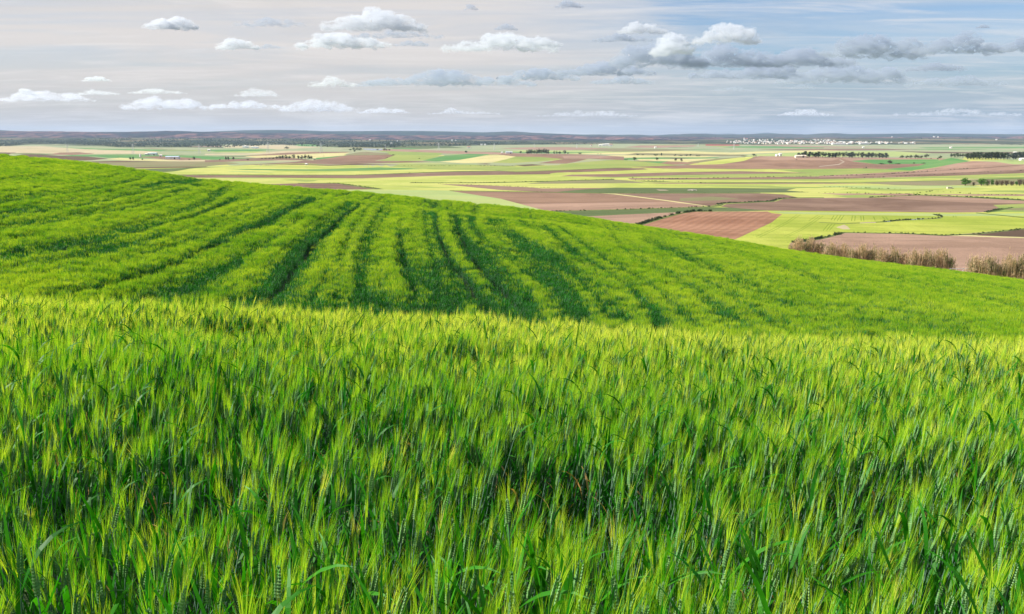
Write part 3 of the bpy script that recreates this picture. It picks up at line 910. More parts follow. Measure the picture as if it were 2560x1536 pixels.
def ear(mb, mb_awn, base, d, mi_e=2, mi_a=3, L=0.060, nspk=10, awn=(0.062, 0.108), fat=1.12):
    d = d.normalized()
    q = d.to_track_quat('Z', 'Y')
    rot = rv(0, math.pi)
    for k in range(nspk):
        t = k / (nspk - 1)
        for sgn in (-1, 1):
            off = (0.0042 if k < nspk - 1 else 0.0015) * sgn * fat
            prof = (0.75 + 0.5 * math.sin(math.pi * min(1, t * 1.1 + 0.1))) * fat
            c = Vector((off * math.cos(rot), off * math.sin(rot), L * (t + (0.03 if sgn > 0 else 0))))
            tilt = Vector((math.cos(rot) * sgn * 0.28, math.sin(rot) * sgn * 0.28, 1)).normalized()
            sx = Vector((math.cos(rot), math.sin(rot), 0)); sy_ = Vector((-math.sin(rot), math.cos(rot), 0))
            r = 0.0031 * prof
            hl = 0.0078 * prof
            P = [c - tilt * hl * 0.8, c + sx * r, c + sy_ * r * 1.35, c - sx * r, c - sy_ * r * 1.35, c + tilt * hl]
            P = [Vector(base) + q @ p for p in P]
            mb.add(P, [(0, 2, 1), (0, 3, 2), (0, 4, 3), (0, 1, 4), (5, 1, 2), (5, 2, 3), (5, 3, 4), (5, 4, 1)], mi_e)
            for rep in range(1 + (k % 2)):
                al = rv(*awn)
                sp = rv(0.03, 0.15)
                ddir = Vector((math.cos(rot) * sgn * sp + rv(-0.06, 0.06), math.sin(rot) * sgn * sp + rv(-0.10, 0.10), 1)).normalized()
                b0 = c + tilt * hl * 0.6
                a2 = rv(0, math.pi)
                wv = Vector((math.cos(a2), math.sin(a2), 0)) * 0.00052
                m_ = b0 + ddir * al * 0.5
                tip = b0 + ddir * al + Vector((sgn * math.cos(rot) * al * 0.06, sgn * math.sin(rot) * al * 0.06, 0))
                P = [b0 - wv, b0 + wv, m_ + wv * 0.8, m_ - wv * 0.8, tip]
                P = [Vector(base) + q @ p for p in P]
                mb_awn.add(P, [(0, 1, 2, 3), (3, 2, 4)], mi_a)


def plant_parts(H, lean, az, awn=True, nl=4, big=1.0, mi_a=3):
    """detailed plant: returns builders for stem, ear, awns and a list of leaves"""
    st, er, aw, lf = MB(), MB(), MB(), []
    ld = Vector((math.cos(az), math.sin(az), 0))
    top = Vector((0, 0, 1)) * H + ld * H * lean
    mid = Vector((0, 0, 1)) * H * 0.55 + ld * H * lean * 0.3
    st.bar((0, 0, 0), mid, 0.0026, 0.0022, 4, 1)
    st.bar(mid, top, 0.0022, 0.0014, 4, 1)
    d = (top - mid).normalized() + ld * 0.05
    ear(er, aw, top, d, 2, mi_a)
    hs_ = [0.93, 0.76, 0.58, 0.38, 0.2][:nl]
    for h in hs_:
        b = MB()
        p = mid * (h / 0.55) if h < 0.55 else mid + (top - mid) * ((h - 0.55) / 0.45)
        dry = random.random() < 0.008
        leaf(b, p, rv(0, 6.283), rv(0.13, 0.25) * big, rv(0.008, 0.015) * big, rv(0.10, 0.6), rv(0.3, 2.1) if random.random() < 0.75 else rv(-0.2, 0.3), 4 if dry else 0, 6, rv(-1.2, 1.2))
        lf.append(b)
    return st, er, aw, lf


def merge(*bs):
    m = MB()
    for b in bs:
        n = len(m.V)
        m.V.extend(b.V)
        m.Fc.extend([[i + n for i in f] for f in b.Fc])
        m.M.extend(b.M)
    return m


# variants live in a collection that is not part of the scene; the crop object places them
proto = bpy.data.collections.new('wheat_variants')
N_PLANT, N_BRIGHT, N_DARK = 26, 10, 6
FRAC = [1.0, 1.0, 0.95, 0.9, 0.85, 0.75, 0.65, 0.55, 0.45, 0.35, 0.2, 0.15, 0.10, 0.06, 0.03, 0.0]
ci = 0
for i in range(N_PLANT):
    st, er, aw, lf = plant_parts(rv(0.72, 0.80), rv(0.02, 0.13), rv(-0.9, 0.9), nl=5 if i < 18 else 3, mi_a=3 if i < 18 else 7)
    o = bpy.data.objects.new('variant_%03d' % ci, merge(st, er, aw, *lf).mesh('wheat_plant', WM))
    proto.objects.link(o); ci += 1
for i in range(N_BRIGHT + N_DARK):
    dark = i >= 7
    m = MB()
    for k in range(30):
        r = 0.23 * math.sqrt(random.random()); a = rv(0, 6.283)
        x, y = r * math.cos(a), r * math.sin(a)
        H = rv(0.66, 0.78)
        az = rv(-0.9, 0.9); ln = rv(0.02, 0.16)
        top = Vector((x + math.cos(az) * ln * H, y + math.sin(az) * ln * H, H))
        if random.random() < FRAC[i]:
            d = Vector((math.cos(az) * ln * 1.6, math.sin(az) * ln * 1.6, 1)).normalized()
            r_ = 0.006
            m.add([top, top + d * 0.04 + Vector((r_, 0, 0)), top + d * 0.04 + Vector((0, r_, 0)), top + d * 0.04 - Vector((r_, 0, 0)), top + d * 0.04 - Vector((0, r_, 0)), top + d * 0.09],
                  [(0, 2, 1), (0, 3, 2), (0, 4, 3), (0, 1, 4), (5, 1, 2), (5, 2, 3), (5, 3, 4), (5, 4, 1)], 2)
            for q in range(6):
                sp = Vector((rv(-0.16, 0.26), rv(-0.18, 0.18), 1)).normalized()
                b0 = top + d * rv(0.02, 0.07)
                a2 = rv(0, 3.14)
                wv = Vector((math.cos(a2), math.sin(a2), 0)) * rv(0.0022, 0.0034)
                m.add([b0 - wv, b0 + wv, b0 + sp * rv(0.12, 0.19)], [(0, 1, 2)], 6)
        for q in range(3 if dark else 2):
            leaf(m, (x, y, H * rv(0.35, 0.95)), rv(0, 6.283), rv(0.16, 0.28), rv(0.012, 0.02), rv(0.05, 0.7), rv(0.2, 1.6), 5 if dark else 0, 3, rv(-1, 1))
        m.bar((x, y, 0.1), top, 0.0025, 0.0015, 3, 1)
    o = bpy.data.objects.new('variant_%03d' % ci, m.mesh('wheat_clump', WM))
    proto.objects.link(o); ci += 1

# --- wheel tracks and sowing rows on the hill: (index across the field, pixels)
LINES = [
 (0.0, [(340,441),(291,454),(194,474),(60,488),(0,496)], 0.55, 7),
 (1.0, [(498,449),(388,458),(307,474),(226,493),(145,503),(32,522),(-80,545)], 0.8, 7),
 (2.0, [(466,470),(372,496),(265,519),(120,545),(0,562)], 0.7, 7),
 (3.0, [(504,490),(420,522),(382,532),(250,563),(90,585),(0,603)], 0.6, 8),
 (4.0, [(673,480),(601,493),(530,519),(472,542),(375,564),(323,580),(226,600),(136,619),(32,639),(-80,660)], 1.0, 9),
 (5.5, [(794,492),(776,496),(745,508),(697,529),(665,547),(608,571),(550,603),(437,655),(310,695),(226,719),(100,735)], 1.15, 10),
 (6.5, [(839,502),(794,521),(745,547),(713,573),(660,610),(601,645),(501,694),(420,729)], 0.8, 11),
 (7.4, [(904,505),(868,525),(846,541),(820,567),(781,602),(736,654),(700,699),(660,740)], 1.15, 14),
 (8.2, [(936,518),(891,589),(868,660),(849,735)], -0.8, 8),
 (8.8, [(965,520),(935,560),(925,620),(915,690),(915,740)], 0.75, 24),
 (9.5, [(1004,518),(982,573),(972,638),(994,719)], -0.8, 8),
 (10.2, [(1001,525),(999,589),(1007,628),(1017,670),(1033,728)], 0.9, 7),
 (10.9, [(1062,527),(1063,570),(1075,620),(1095,680),(1110,745)], 0.55, 8),
 (11.6, [(1091,526),(1095,567),(1108,605),(1130,651),(1166,686),(1198,735),(1230,783)], 1.2, 10),
 (12.6, [(1137,534),(1146,573),(1163,602),(1182,638),(1214,670),(1263,719),(1311,767)], 1.15, 10),
 (14.5, [(1230,555),(1290,590),(1340,618),(1400,654),(1480,720),(1530,790)], 0.4, 9),
 (16.0, [(1360,562),(1389,586),(1418,610),(1457,639),(1505,668),(1580,720),(1640,790)], 0.75, 6),
 (17.0, [(1399,567),(1433,591),(1467,615),(1520,650),(1640,720),(1730,800)], 0.7, 7),
 (20.0, [(1620,600),(1700,630),(1830,690),(1980,760)], 0.35, 9),
 (24.0, [(1800,620),(1950,665),(2150,730),(2320,800)], 0.3, 8),
 (29.0, [(2000,645),(2200,685),(2560,770)], 0.35, 8),
 (34.0, [(2300,675),(2560,722),(2800,770)], 0.2, 8),
]
BACK = [((842,476),(810,486),.5),((878,481),(839,492),.9),((936,487),(905,500),1.1),((964,491),(938,505),1.0),((1065,499),(1043,518),1.1),((1093,505),(1078,520),.7),
        ((1132,507),(1115,525),1.3),((1161,510),(1146,528),1.3),((1190,510),(1182,528),.8),((1297,525),(1300,547),1.4),((1326,526),(1328,549),1.4),
        ((1508,555),(1522,574),.9),((1527,557),(1552,579),.9),((1573,567),(1588,581),.6),((1670,576),(1709,601),.7),((1700,581),(1736,605),.7)]


def resample(pts, step=6):
    out = []
    for a, b in zip(pts[:-1], pts[1:]):
        k = max(1, int(math.hypot(b[0] - a[0], b[1] - a[1]) / step))
        for j in range(k):
            t = j / k
            out.append((a[0] + (b[0] - a[0]) * t, a[1] + (b[1] - a[1]) * t))
    out.append(pts[-1])
    return np.array(out)


LS = []
for idx, pts, st_, wd in LINES:
    P = resample(pts)
    LS.append(np.column_stack([P, np.full(len(P), idx)]))
LALL = np.concatenate(LS)


def field_pattern(x, y, z):
    """how leafy (dark) or eared (bright) the crop is, from the sowing rows and wheel tracks"""
    u, v = unpix(x / y, z / y)
    n = len(u)
    idx = np.zeros(n); D = np.zeros(n); cut = np.zeros(n)
    for c0 in range(0, n, 4000):
        sl = slice(c0, min(n, c0 + 4000))
        dx = u[sl, None] - LALL[None, :, 0]; dy = (v[sl, None] - LALL[None, :, 1]) * 1.6
        dd = dx * dx + dy * dy
        dl = []
        o_ = 0
        for P in LS:
            dl.append(np.sqrt(dd[:, o_:o_ + len(P)].min(1)) + 0.5); o_ += len(P)
        dl = np.stack(dl, 1)
        ids = np.array([L_[0] for L_ in LINES])
        od = np.argsort(dl, 1)[:, :2]
        d0 = np.take_along_axis(dl, od[:, :1], 1)[:, 0]; d1 = np.take_along_axis(dl, od[:, 1:2], 1)[:, 0]
        i0 = ids[od[:, 0]]; i1 = ids[od[:, 1]]
        ii = (i0 * d1 + i1 * d0) / (d0 + d1)
        vline = np.interp(u[sl], [0, 60, 194, 291, 340, 600], [496, 488, 474, 454, 441, 420])
        ii = np.where((i0 < 0.5) & (v[sl] < vline), -d0 / 24.0, ii)
        idx[sl] = ii
        for (ix, pts, stg, wd), P in zip(LINES, LS):
            d2 = ((u[sl, None] - P[None, :, 0]) ** 2 + ((v[sl, None] - P[None, :, 1]) * 1.5) ** 2).min(1)
            near = 0.55 + 0.6 * sstep(v[sl], 480, 700)
            back = sstep(u[sl], 600, 760) * sstep(y[sl], 88, 92)
            k = np.exp(-d2 / (2 * (wd * near) ** 2)) * stg * (1 - back)
            D[sl] += k
            if stg > 0.85:
                cut[sl] = np.maximum(cut[sl], np.exp(-d2 / (2 * (wd * near * 0.72) ** 2)) * stg * (1 - back))
        for (a, b, stg) in BACK:
            P = resample([a, b], 2)
            d2 = ((u[sl, None] - P[None, :, 0]) ** 2 + ((v[sl, None] - P[None, :, 1])) ** 2).min(1)
            k = np.exp(-d2 / (2 * 2.0 ** 2)) * min(1.5, stg * 1.3)
            k = k * (y[sl] > 92)
            D[sl] += k; cut[sl] = np.maximum(cut[sl], k)
    rows_ = vnoise(idx * 3.6, v * 0.006, 3) * 0.50 + vnoise(idx * 8.0, v * 0.008, 4) * 0.45 + vnoise(idx * 16.0, v * 0.010, 6) * 0.25
    rows_ = rows_ * (0.45 + 0.55 * (1 - sstep(idx, 14, 22)))
    blot = fbm(x / 2.0, y / 4.0, 9, 4, 0.6) * 0.42
    band = 0.40 * np.exp(-((idx - 7.8) / 0.35) ** 2) * sstep(v, 560, 640) + 0.06 * np.exp(-((idx - 13.6) / 1.6) ** 2) * sstep(v, 600, 720)
    front = 0.45 * np.exp(-((v - (760 + (u - 1100) * 0.035)) / 40.0) ** 2) * sstep(u, 250, 600) * (1 - sstep(u, 1500, 2300))
    bias = 0.26 + 0.22 * np.exp(-((u - 1150) / 480.0) ** 2) * sstep(v, 540, 620) - 0.18 * (1 - sstep(v, 400, 470)) - 0.75 * (y > 88) * sstep(u, 560, 760) + 0.32 * sstep(y, 64, 76) * (y < 83) * sstep(u, 740, 860) * (1 - sstep(u, 1350, 1550))
    bias = bias - 0.22 * (1 - sstep(u, 0, 500)) * sstep(v, 600, 680)
    bias = bias - 0.45 * np.exp(-((y - 86.0) / 3.2) ** 2) * sstep(u, 620, 760)
    rows_ = rows_ * 1.3
    T_ = D * 0.95 + rows_ + blot + band + front + bias
    T_ = (T_ - 0.38) * 1.15 + 0.36
    return np.clip(T_, 0, 1), np.clip(cut, 0, 1)


def scatter_box(y0, y1, dens, smax, jit=0.45):
    """jittered grid in sheared strips; returns x, y"""
    st = 1.0 / math.sqrt(dens)
    xs, ys_ = [], []
    y = y0
    while y < y1:
        half = smax * max(y, 2.2) + 0.6
        xx = np.arange(-half, half, st)
        xs.append(xx + RNG.uniform(-jit, jit, len(xx)) * st)
        ys_.append(y + RNG.uniform(-jit, jit, len(xx)) * st)
        y += st
    return np.concatenate(xs), np.concatenate(ys_)


PX, PY, PS, PR, PI = [], [], [], [], []


def emit(x, y, sc, tilt, rz, vi):
    PX.append(x); PY.append(y); PS.append(sc); PI.append(vi)
    PR.append(np.stack([RNG.normal(0, tilt, len(x)), RNG.normal(0.035, tilt, len(x)), rz], 1))


# near rows: single plants
x, y = scatter_box(0.55, 14.6, 500, 0.66)
hn = 1.0 + 0.10 * fbm(x / 0.55, y / 0.38, 21, 3) + 0.12 * fbm(x / 3.5, y / 1.4, 22, 2) + RNG.normal(0, 0.055, len(x))
hollow = fbm(x / 0.85, y / 0.36, 23, 2) < -0.24
hn = np.where(hollow, hn * 0.80, hn)
keep = RNG.random(len(x)) > np.where(hollow, 0.55, 0.0)
keep &= (np.hypot(x, y) > 0.75)
keep &= RNG.random(len(x)) < 0.46 + 0.54 * sstep(y, 2.5, 6.5)
x, y, hn = x[keep], y[keep], hn[keep]
rz = RNG.normal(0.0, 0.8, len(x))
ripe = RNG.random(len(x)) < np.clip(0.05 + 0.85 * sstep(y, 4.0, 9.5) + 0.25 * fbm(x / 1.5, y / 0.8, 77, 2), 0.02, 0.9)
vi = np.where(ripe, RNG.integers(18, N_PLANT, len(x)), RNG.integers(0, 18, len(x)))
tiltx = RNG.normal(0, 0.055, len(x)); tilty = RNG.normal(0.05, 0.06, len(x))
zg = ground(x, y)
u_, v_ = unpix(x / y, (zg + 0.82 * hn) / y)
infr = (u_ > 10) & (u_ < 2550) & (v_ < 1500) & (v_ > 900)
order = np.argsort(np.where(infr, y, 1e9))
N_IND = 290
ind = order[:N_IND]
mask = np.ones(len(x), bool); mask[ind] = False
IND = [(x[i], y[i], zg[i], hn[i], rz[i], tiltx[i], tilty[i]) for i in ind]
PX.append(x[mask]); PY.append(y[mask]); PS.append(hn[mask]); PI.append(vi[mask])
PR.append(np.stack([tiltx, tilty, rz], 1)[mask])

# hidden dip and the hill: clumps
for (y0, y1, dn, sc) in ((14.6, 27, 4.0, 1.25), (27, 50, 15, 1.0), (50, 88, 16.0, 1.12), (88, 128, 12.0, 1.22), (128, 140, 3, 1.4)):
    x, y = scatter_box(y0, y1, dn, 0.67)
    z = ground(x, y) + HW
    D, cut = field_pattern(x, y, z)
    vi = N_PLANT + np.clip(D * 16.0 + RNG.normal(0, 2.2, len(x)), 0, 15.4).astype(int)
    hh = 1.0 + 0.07 * fbm(x / 1.5, y / 1.5, 31, 2) - 0.19 * D - 0.12 * cut + RNG.normal(0, 0.085, len(x))
    kp = RNG.random(len(x)) > sstep(cut, 0.40, 0.72) * 1.01
    x, y, vi, hh = x[kp], y[kp], vi[kp], hh[kp]
    PX.append(x); PY.append(y); PI.append(vi)
    PS.append(hh)
    PR.append(np.stack([RNG.normal(0, 0.04, len(x)), RNG.normal(0.04, 0.04, len(x)), RNG.uniform(-math.pi, math.pi, len(x))], 1))
    if sc > 1.01:
        PS[-1] = PS[-1] + 0
PX = np.concatenate(PX); PY = np.concatenate(PY); PS = np.concatenate(PS); PR = np.concatenate(PR); PI = np.concatenate(PI)
PZ = ground(PX, PY)
wide = np.where(PY > 50, 0.98, np.where(PY > 27, 1.05, 1.0))
SC = np.stack([PS * wide, PS * wide, PS * np.where(PY > 14.6, 1.02, 1.0)], 1)


def instancer(name, P, rot, scl, idx, coll):
    me = bpy.data.meshes.new(name)
    me.vertices.add(len(P))
    me.vertices.foreach_set('co', P.astype(np.float32).ravel())
    for nm, tp, dat in (('rot', 'FLOAT_VECTOR', rot), ('scl', 'FLOAT_VECTOR', scl)):
        a = me.attributes.new(nm, tp, 'POINT')
        a.data.foreach_set('vector', dat.astype(np.float32).ravel())
    a = me.attributes.new('vi', 'INT', 'POINT')
    a.data.foreach_set('value', idx.astype(np.int32))
    o = obj(name, me)
    ng = bpy.data.node_groups.new(name + '_scatter', 'GeometryNodeTree')
    ng.interface.new_socket('Geometry', in_out='INPUT', socket_type='NodeSocketGeometry')
    ng.interface.new_socket('Geometry', in_out='OUTPUT', socket_type='NodeSocketGeometry')
    gi = ng.nodes.new('NodeGroupInput'); go = ng.nodes.new('NodeGroupOutput')
    mp = ng.nodes.new('GeometryNodeMeshToPoints')
    cinf = ng.nodes.new('GeometryNodeCollectionInfo')
    cinf.inputs['Collection'].default_value = coll
    cinf.inputs['Separate Children'].default_value = True
    cinf.inputs['Reset Children'].default_value = True
    iop = ng.nodes.new('GeometryNodeInstanceOnPoints')
    iop.inputs['Pick Instance'].default_value = True

    def attr(nm, tp):
        n_ = ng.nodes.new('GeometryNodeInputNamedAttribute')
        n_.data_type = tp
        n_.inputs['Name'].default_value = nm
        return [s for s in n_.outputs if s.name == 'Attribute' and s.enabled][0]
    ng.links.new(gi.outputs[0], mp.inputs[0])
    ng.links.new(mp.outputs[0], iop.inputs['Points'])
    ng.links.new(cinf.outputs[0], iop.inputs['Instance'])
    ng.links.new(attr('vi', 'INT'), iop.inputs['Instance Index'])
    er_ = ng.nodes.new('FunctionNodeEulerToRotation')
    ng.links.new(attr('rot', 'FLOAT_VECTOR'), er_.inputs[0])
    ng.links.new(er_.outputs[0], iop.inputs['Rotation'])
    ng.links.new(attr('scl', 'FLOAT_VECTOR'), iop.inputs['Scale'])
    ng.links.new(iop.outputs[0], go.inputs[0])
    md = o.modifiers.new('scatter', 'NODES')
    md.node_group = ng
    return o


wheat = instancer('wheat_crop', np.stack([PX, PY, PZ - 0.02], 1), PR, SC, PI, proto)
tag(wheat, 'green bearded wheat covering the near slope and the striped hillside', 'wheat', kind='stuff')
print('WHEAT INSTANCES', len(PX))

# the nearest plants stand on their own
KINDS = []
for i in range(14):
    st, er, aw, lf = plant_parts(rv(0.72, 0.80), rv(0.02, 0.12), rv(-0.9, 0.9), nl=4, big=1.1)
    KINDS.append((st.mesh('stem', WM), er.mesh('ear', WM), aw.mesh('awns', WM), [b.mesh('leaf', WM) for b in lf]))
for (px, py, pz, h, rzz, tx, ty) in IND:
    st, er, aw, lf = random.choice(KINDS)
    r = empty('wheat_plant', (px, py, pz - 0.02))
    r.rotation_euler = (tx, ty, rzz)
    r.scale = (h, h, h)
    tag(r, 'green bearded wheat plant in the nearest rows, at the bottom edge of the picture', 'wheat plant', 'wheat plants in the nearest rows')
    obj('stem', st, r)
    e_ = obj('ear', er, r)
    obj('awns', aw, e_)
    for b in lf:
        obj('leaf', b, r)



# ------------------------------------------------------------------ plain materials for built things
def plain_mat(name, col, rough=0.8, nz=0.12, scale=1.0, spec=0.2):
    m = bpy.data.materials.new(name)
    m.use_nodes = True
    t = NT(m.node_tree)
    oi = t.n('ShaderNodeObjectInfo')
    g = t.n('ShaderNodeNewGeometry')
    f = t.noise(g.outputs['Position'], scale, 4, 0.6)
    lo = tuple(x * (1 - nz * 2) for x in col) + (1,)
    hi = tuple(min(1, x * (1 + nz)) for x in col) + (1,)
    c = t.mix(t.ramp(f, 0.3, 0.7), lo, hi)
    c = t.mix(t.math('MULTIPLY', oi.outputs['Random'], 0.25), c, tuple(x * 0.75 for x in col) + (1,))
    bs = t.n('ShaderNodeBsdfPrincipled')
    bs.inputs['Roughness'].default_value = rough
    bs.inputs['Specular IOR Level'].default_value = spec
    t.l(c, bs.inputs['Base Color'])
    o = t.n('ShaderNodeOutputMaterial')
    t.l(bs.outputs[0], o.inputs[0])
    return m


M_WHITE = plain_mat('white_render', (0.80, 0.79, 0.76), scale=0.5)
M_CREAM = plain_mat('cream_render', (0.72, 0.64, 0.52), scale=0.5)
M_TILE = plain_mat('terracotta_tiles', (0.42, 0.20, 0.12), scale=2.0)
M_SHEET = plain_mat('blue_white_sheet_roof', (0.50, 0.60, 0.72), 0.5)
M_STEEL = plain_mat('galvanised_steel', (0.62, 0.64, 0.66), 0.5)
M_WOOD = plain_mat('weathered_wood', (0.20, 0.14, 0.10))
M_DARK = plain_mat('dark_opening', (0.06, 0.06, 0.07))
M_STONE = plain_mat('pale_rubble', (0.55, 0.50, 0.44), scale=2.0)


def foliage(name, c1, c2, trans=0.25):
    return leafy_mat(name, c1, c2, trans=trans, gloss=0.15, rough=0.7)


M_PINE = foliage('dark_tree_leaves', (0.016, 0.036, 0.016), (0.045, 0.075, 0.028))
M_GUM = foliage('grey_green_leaves', (0.030, 0.050, 0.030), (0.075, 0.100, 0.055))
M_BRIGHT = foliage('bright_green_leaves', (0.035, 0.105, 0.014), (0.10, 0.21, 0.03))
M_BARE = foliage('brown_twigs', (0.090, 0.062, 0.045), (0.17, 0.12, 0.085), 0.05)
M_BARK = plain_mat('bark', (0.12, 0.09, 0.07))


def crown_mesh(kind, seed, nleaf=420):
    """crown of a tree one metre high, base of the crown near 0.12; many small leaf faces in lumps"""
    rd = random.Random(seed)
    mb = MB()
    lumps = []
    if kind == 'round':
        for k in range(11):
            a = rd.uniform(0, 6.28); r = rd.uniform(0.02, 0.30)
            lumps.append((r * math.cos(a), r * math.sin(a), rd.uniform(0.28, 0.78), rd.uniform(0.13, 0.22)))
        lumps.append((0, 0, 0.80, 0.17))
    elif kind == 'tall':
        for k in range(13):
            a = rd.uniform(0, 6.28); t = k / 12
            r = rd.uniform(0.0, 0.15) * (1 - 0.5 * t)
            lumps.append((r * math.cos(a), r * math.sin(a), 0.22 + 0.66 * t, rd.uniform(0.09, 0.15) * (1.15 - 0.45 * t)))
    elif kind == 'flat':
        for k in range(12):
            a = rd.uniform(0, 6.28); r = rd.uniform(0.1, 0.75)
            lumps.append((r * math.cos(a), r * math.sin(a), rd.uniform(0.15, 0.6), rd.uniform(0.2, 0.36)))
    for k in range(nleaf):
        lx, ly, lz, lr = rd.choice(lumps)
        d = Vector((rd.gauss(0, 1), rd.gauss(0, 1), rd.gauss(0, 1))).normalized()
        p = Vector((lx, ly, lz)) + d * lr * rd.uniform(0.55, 1.08)
        if p.z < 0.03: p.z = 0.03
        n = (d + Vector((rd.gauss(0, 0.5), rd.gauss(0, 0.5), rd.gauss(0, 0.5)))).normalized()
        q = n.to_track_quat('Z', 'Y')
        sz = rd.uniform(0.022, 0.048) * (1.5 if kind == 'flat' else 1.0)
        pts = []
        m_ = 5
        ph = rd.uniform(0, 6.28)
        for j in range(m_):
            t = ph + 6.283 * j / m_
            rr = sz * rd.uniform(0.7, 1.2)
            pts.append(p + q @ Vector((rr * math.cos(t), rr * math.sin(t), 0)))
        mb.add(pts, [tuple(range(m_))])
    return mb


def bare_mesh(seed):
    rd = random.Random(seed)
    mb = MB()
    for k in range(210):
        a = rd.uniform(0, 6.28); r0 = rd.uniform(0, 0.16)
        z0 = rd.uniform(0.05, 0.6)
        p = Vector((r0 * math.cos(a), r0 * math.sin(a), z0))
        d = Vector((math.cos(a) * rd.uniform(0.05, 0.75), math.sin(a) * rd.uniform(0.05, 0.75), 1)).normalized()
        L = rd.uniform(0.15, 0.42)
        mid = p + d * L * 0.5 + Vector((rd.gauss(0, 0.015), rd.gauss(0, 0.015), 0))
        e = p + d * L
        s_ = Vector((rd.gauss(0, 1), rd.gauss(0, 1), 0)).normalized() * 0.009
        mb.add([p - s_, p + s_, mid + s_ * 0.8, mid - s_ * 0.8, e], [(0, 1, 2, 3), (3, 2, 4)])
    return mb


def trunk_mesh(kind):
    mb = MB()
    mb.bar((0, 0, -0.03), (0.01, 0, 0.30), 0.030, 0.022, 6)
    mb.bar((0.01, 0, 0.30), (-0.01, 0.01, 0.72), 0.022, 0.008, 5)
    for a, z0, l in ((0.4, 0.28, 0.28), (2.5, 0.34, 0.25), (4.4, 0.42, 0.22)):
        mb.bar((0.008, 0, z0), (math.cos(a) * l * 0.8, math.sin(a) * l * 0.8, z0 + l), 0.013, 0.004, 4)
    return mb.mesh('trunk', [M_BARK])


TR = {}
for kd, mt, shp in (('pine', M_PINE, 'round'), ('dark', M_GUM, 'tall'), ('gum', M_GUM, 'round'), ('bush', M_PINE, 'flat'), ('green', M_BRIGHT, 'round'), ('greybush', M_GUM, 'flat')):
    TR[kd] = [crown_mesh(shp, 100 + len(TR) * 10 + k, 900 if kd == 'green' else 420).mesh('crown', [mt]) for k in range(3)]
TR['bare'] = [bare_mesh(500 + k).mesh('crown', [M_BARE]) for k in range(3)]
TRUNK = trunk_mesh('x')


def tree(kind, u, v, hpx, wpx, label, group=None, name='tree', cat='tree', sink=0.0):
    x, y = hitplain(u, v)
    z = float(plain(np.array(x), np.array(y)))
    if hpx > 5 and kind != 'green': hpx *= 1.15; wpx *= 1.22
    h = hpx * y / F
    nat = {'pine': 0.78, 'gum': 0.78, 'dark': 0.42, 'bush': 2.0, 'greybush': 2.0, 'green': 0.78, 'bare': 0.72}[kind]
    wd = wpx * y / F / nat
    r = empty(name, (x, y, z - sink), random.uniform(0, 6.28))
    tag(r, label, cat, group)
    if kind not in ('bush', 'greybush'):
        t_ = obj('trunk', TRUNK, r)
        t_.scale = (wd, wd, h)
    c = obj('crown', random.choice(TR[kind]), r)
    c.scale = (wd, wd, h)
    return r


T1 = 'small dark tree standing alone or in twos among the fields left of centre'
for (u, v, h, wd) in ((326, 401, 7.5, 6), (333.5, 401, 8.5, 6), (356, 401, 5, 6)):
    tree('pine', u, v, h, wd, 'dark bushy tree in the trio on the cream strip behind the left hilltop', 'trio of dark trees at left')
tree('bush', 473, 401, 4, 5, 'low dark bush just left of a round dark tree near the farm sheds', name='bush', cat='bush')
tree('pine', 485.5, 400.6, 8, 7, 'round dark tree right of the farm sheds, beside a low bush')
tree('pine', 443, 397.5, 5.5, 9, 'wide dark tree at the right end of the long white farm shed')
for u in (550, 565, 570.5):
    tree('dark' if u > 551 else 'bush', u, 400.5, 7.5 if u > 551 else 4, 5, 'slim dark tree in the short row between two brown strips at left', 'short row of slim trees')
tree('pine', 583.5, 400.5, 8, 6, 'round dark tree at the right end of the short row between brown strips')
tree('bush', 619, 400.5, 3.5, 8, 'low dark bush between the short tree row and the grove on the yellow field', name='bush', cat='bush')
for k, (u, h) in enumerate(((654, 2.5), (664, 3), (674, 3.5), (683, 4.5), (692, 5.5), (700, 7.5), (707, 8.5), (715, 9), (724, 7.5), (735, 11), (746, 8.5), (755, 8.5), (763, 10.5), (772, 9.5), (778, 8))):
    tree('bush' if h < 5 else 'pine', u, 397.2 + 0.11 * k, h, 9 if h > 5 else 10, 'dark bushy tree in the ragged grove left of centre above the yellow field', 'grove left of centre')
tree('bush', 787, 400, 2.5, 9, 'low dark bush at the foot of the ragged grove, on its right', name='bush', cat='bush')
tree('gum', 717, 374, 6.5, 10, 'wide dark tree alone on the pale field below the woodland')
for (u, v, h) in ((876, 377, 5), (884, 377, 7), (893, 377.5, 7), (901, 377.5, 6.5)):
    tree('gum', u, v, h, 9, 'dark tree in the small clump at the left end of the pond', 'clump by the pond')
tree('gum', 887, 381, 6, 6, 'single dark tree just below the clump at the pond')
tree('gum', 944, 376.5, 4.5, 7, 'small dark tree at the right end of the pond')
for (u, h) in ((961, 6), (966, 5), (973, 5)):
    tree('gum', u, 377.5, h, 7, 'dark tree in the trio on the green field right of the pond', 'trio right of the pond')
tree('pine', 1165.5, 383, 5.5, 8, 'round dark tree alone at the edge of the pink soil near the centre')
tree('bush', 1048, 397.5, 3, 4, 'tiny bush on the smooth green hump', name='bush', cat='bush')
tree('pine', 1301.5, 384, 5.5, 8, 'round dark tree just left of the dense central grove')
for (u, h) in ((1318, 8.5), (1323, 10), (1329, 11), (1336, 9), (1342, 10), (1348, 12), (1354, 11), (1360, 12.5), (1366, 11), (1371, 9.5)):
    tree('pine', u, 385.5, h, 10, 'dark round tree in the dense grove on the skyline of the tan mound', 'dense central grove')
for (u, h, wd) in ((1386, 7.5, 6), (1392, 7.5, 5), (1399, 6.5, 9), (1412, 9, 9), (1420, 5, 6)):
    tree('pine', u, 385.8, h, wd, 'dark tree in the broken line right of the dense central grove', 'broken line of trees')
tree('bush', 1450, 386, 5, 11, 'wide dark bush right of the broken tree line', name='bush', cat='bush')
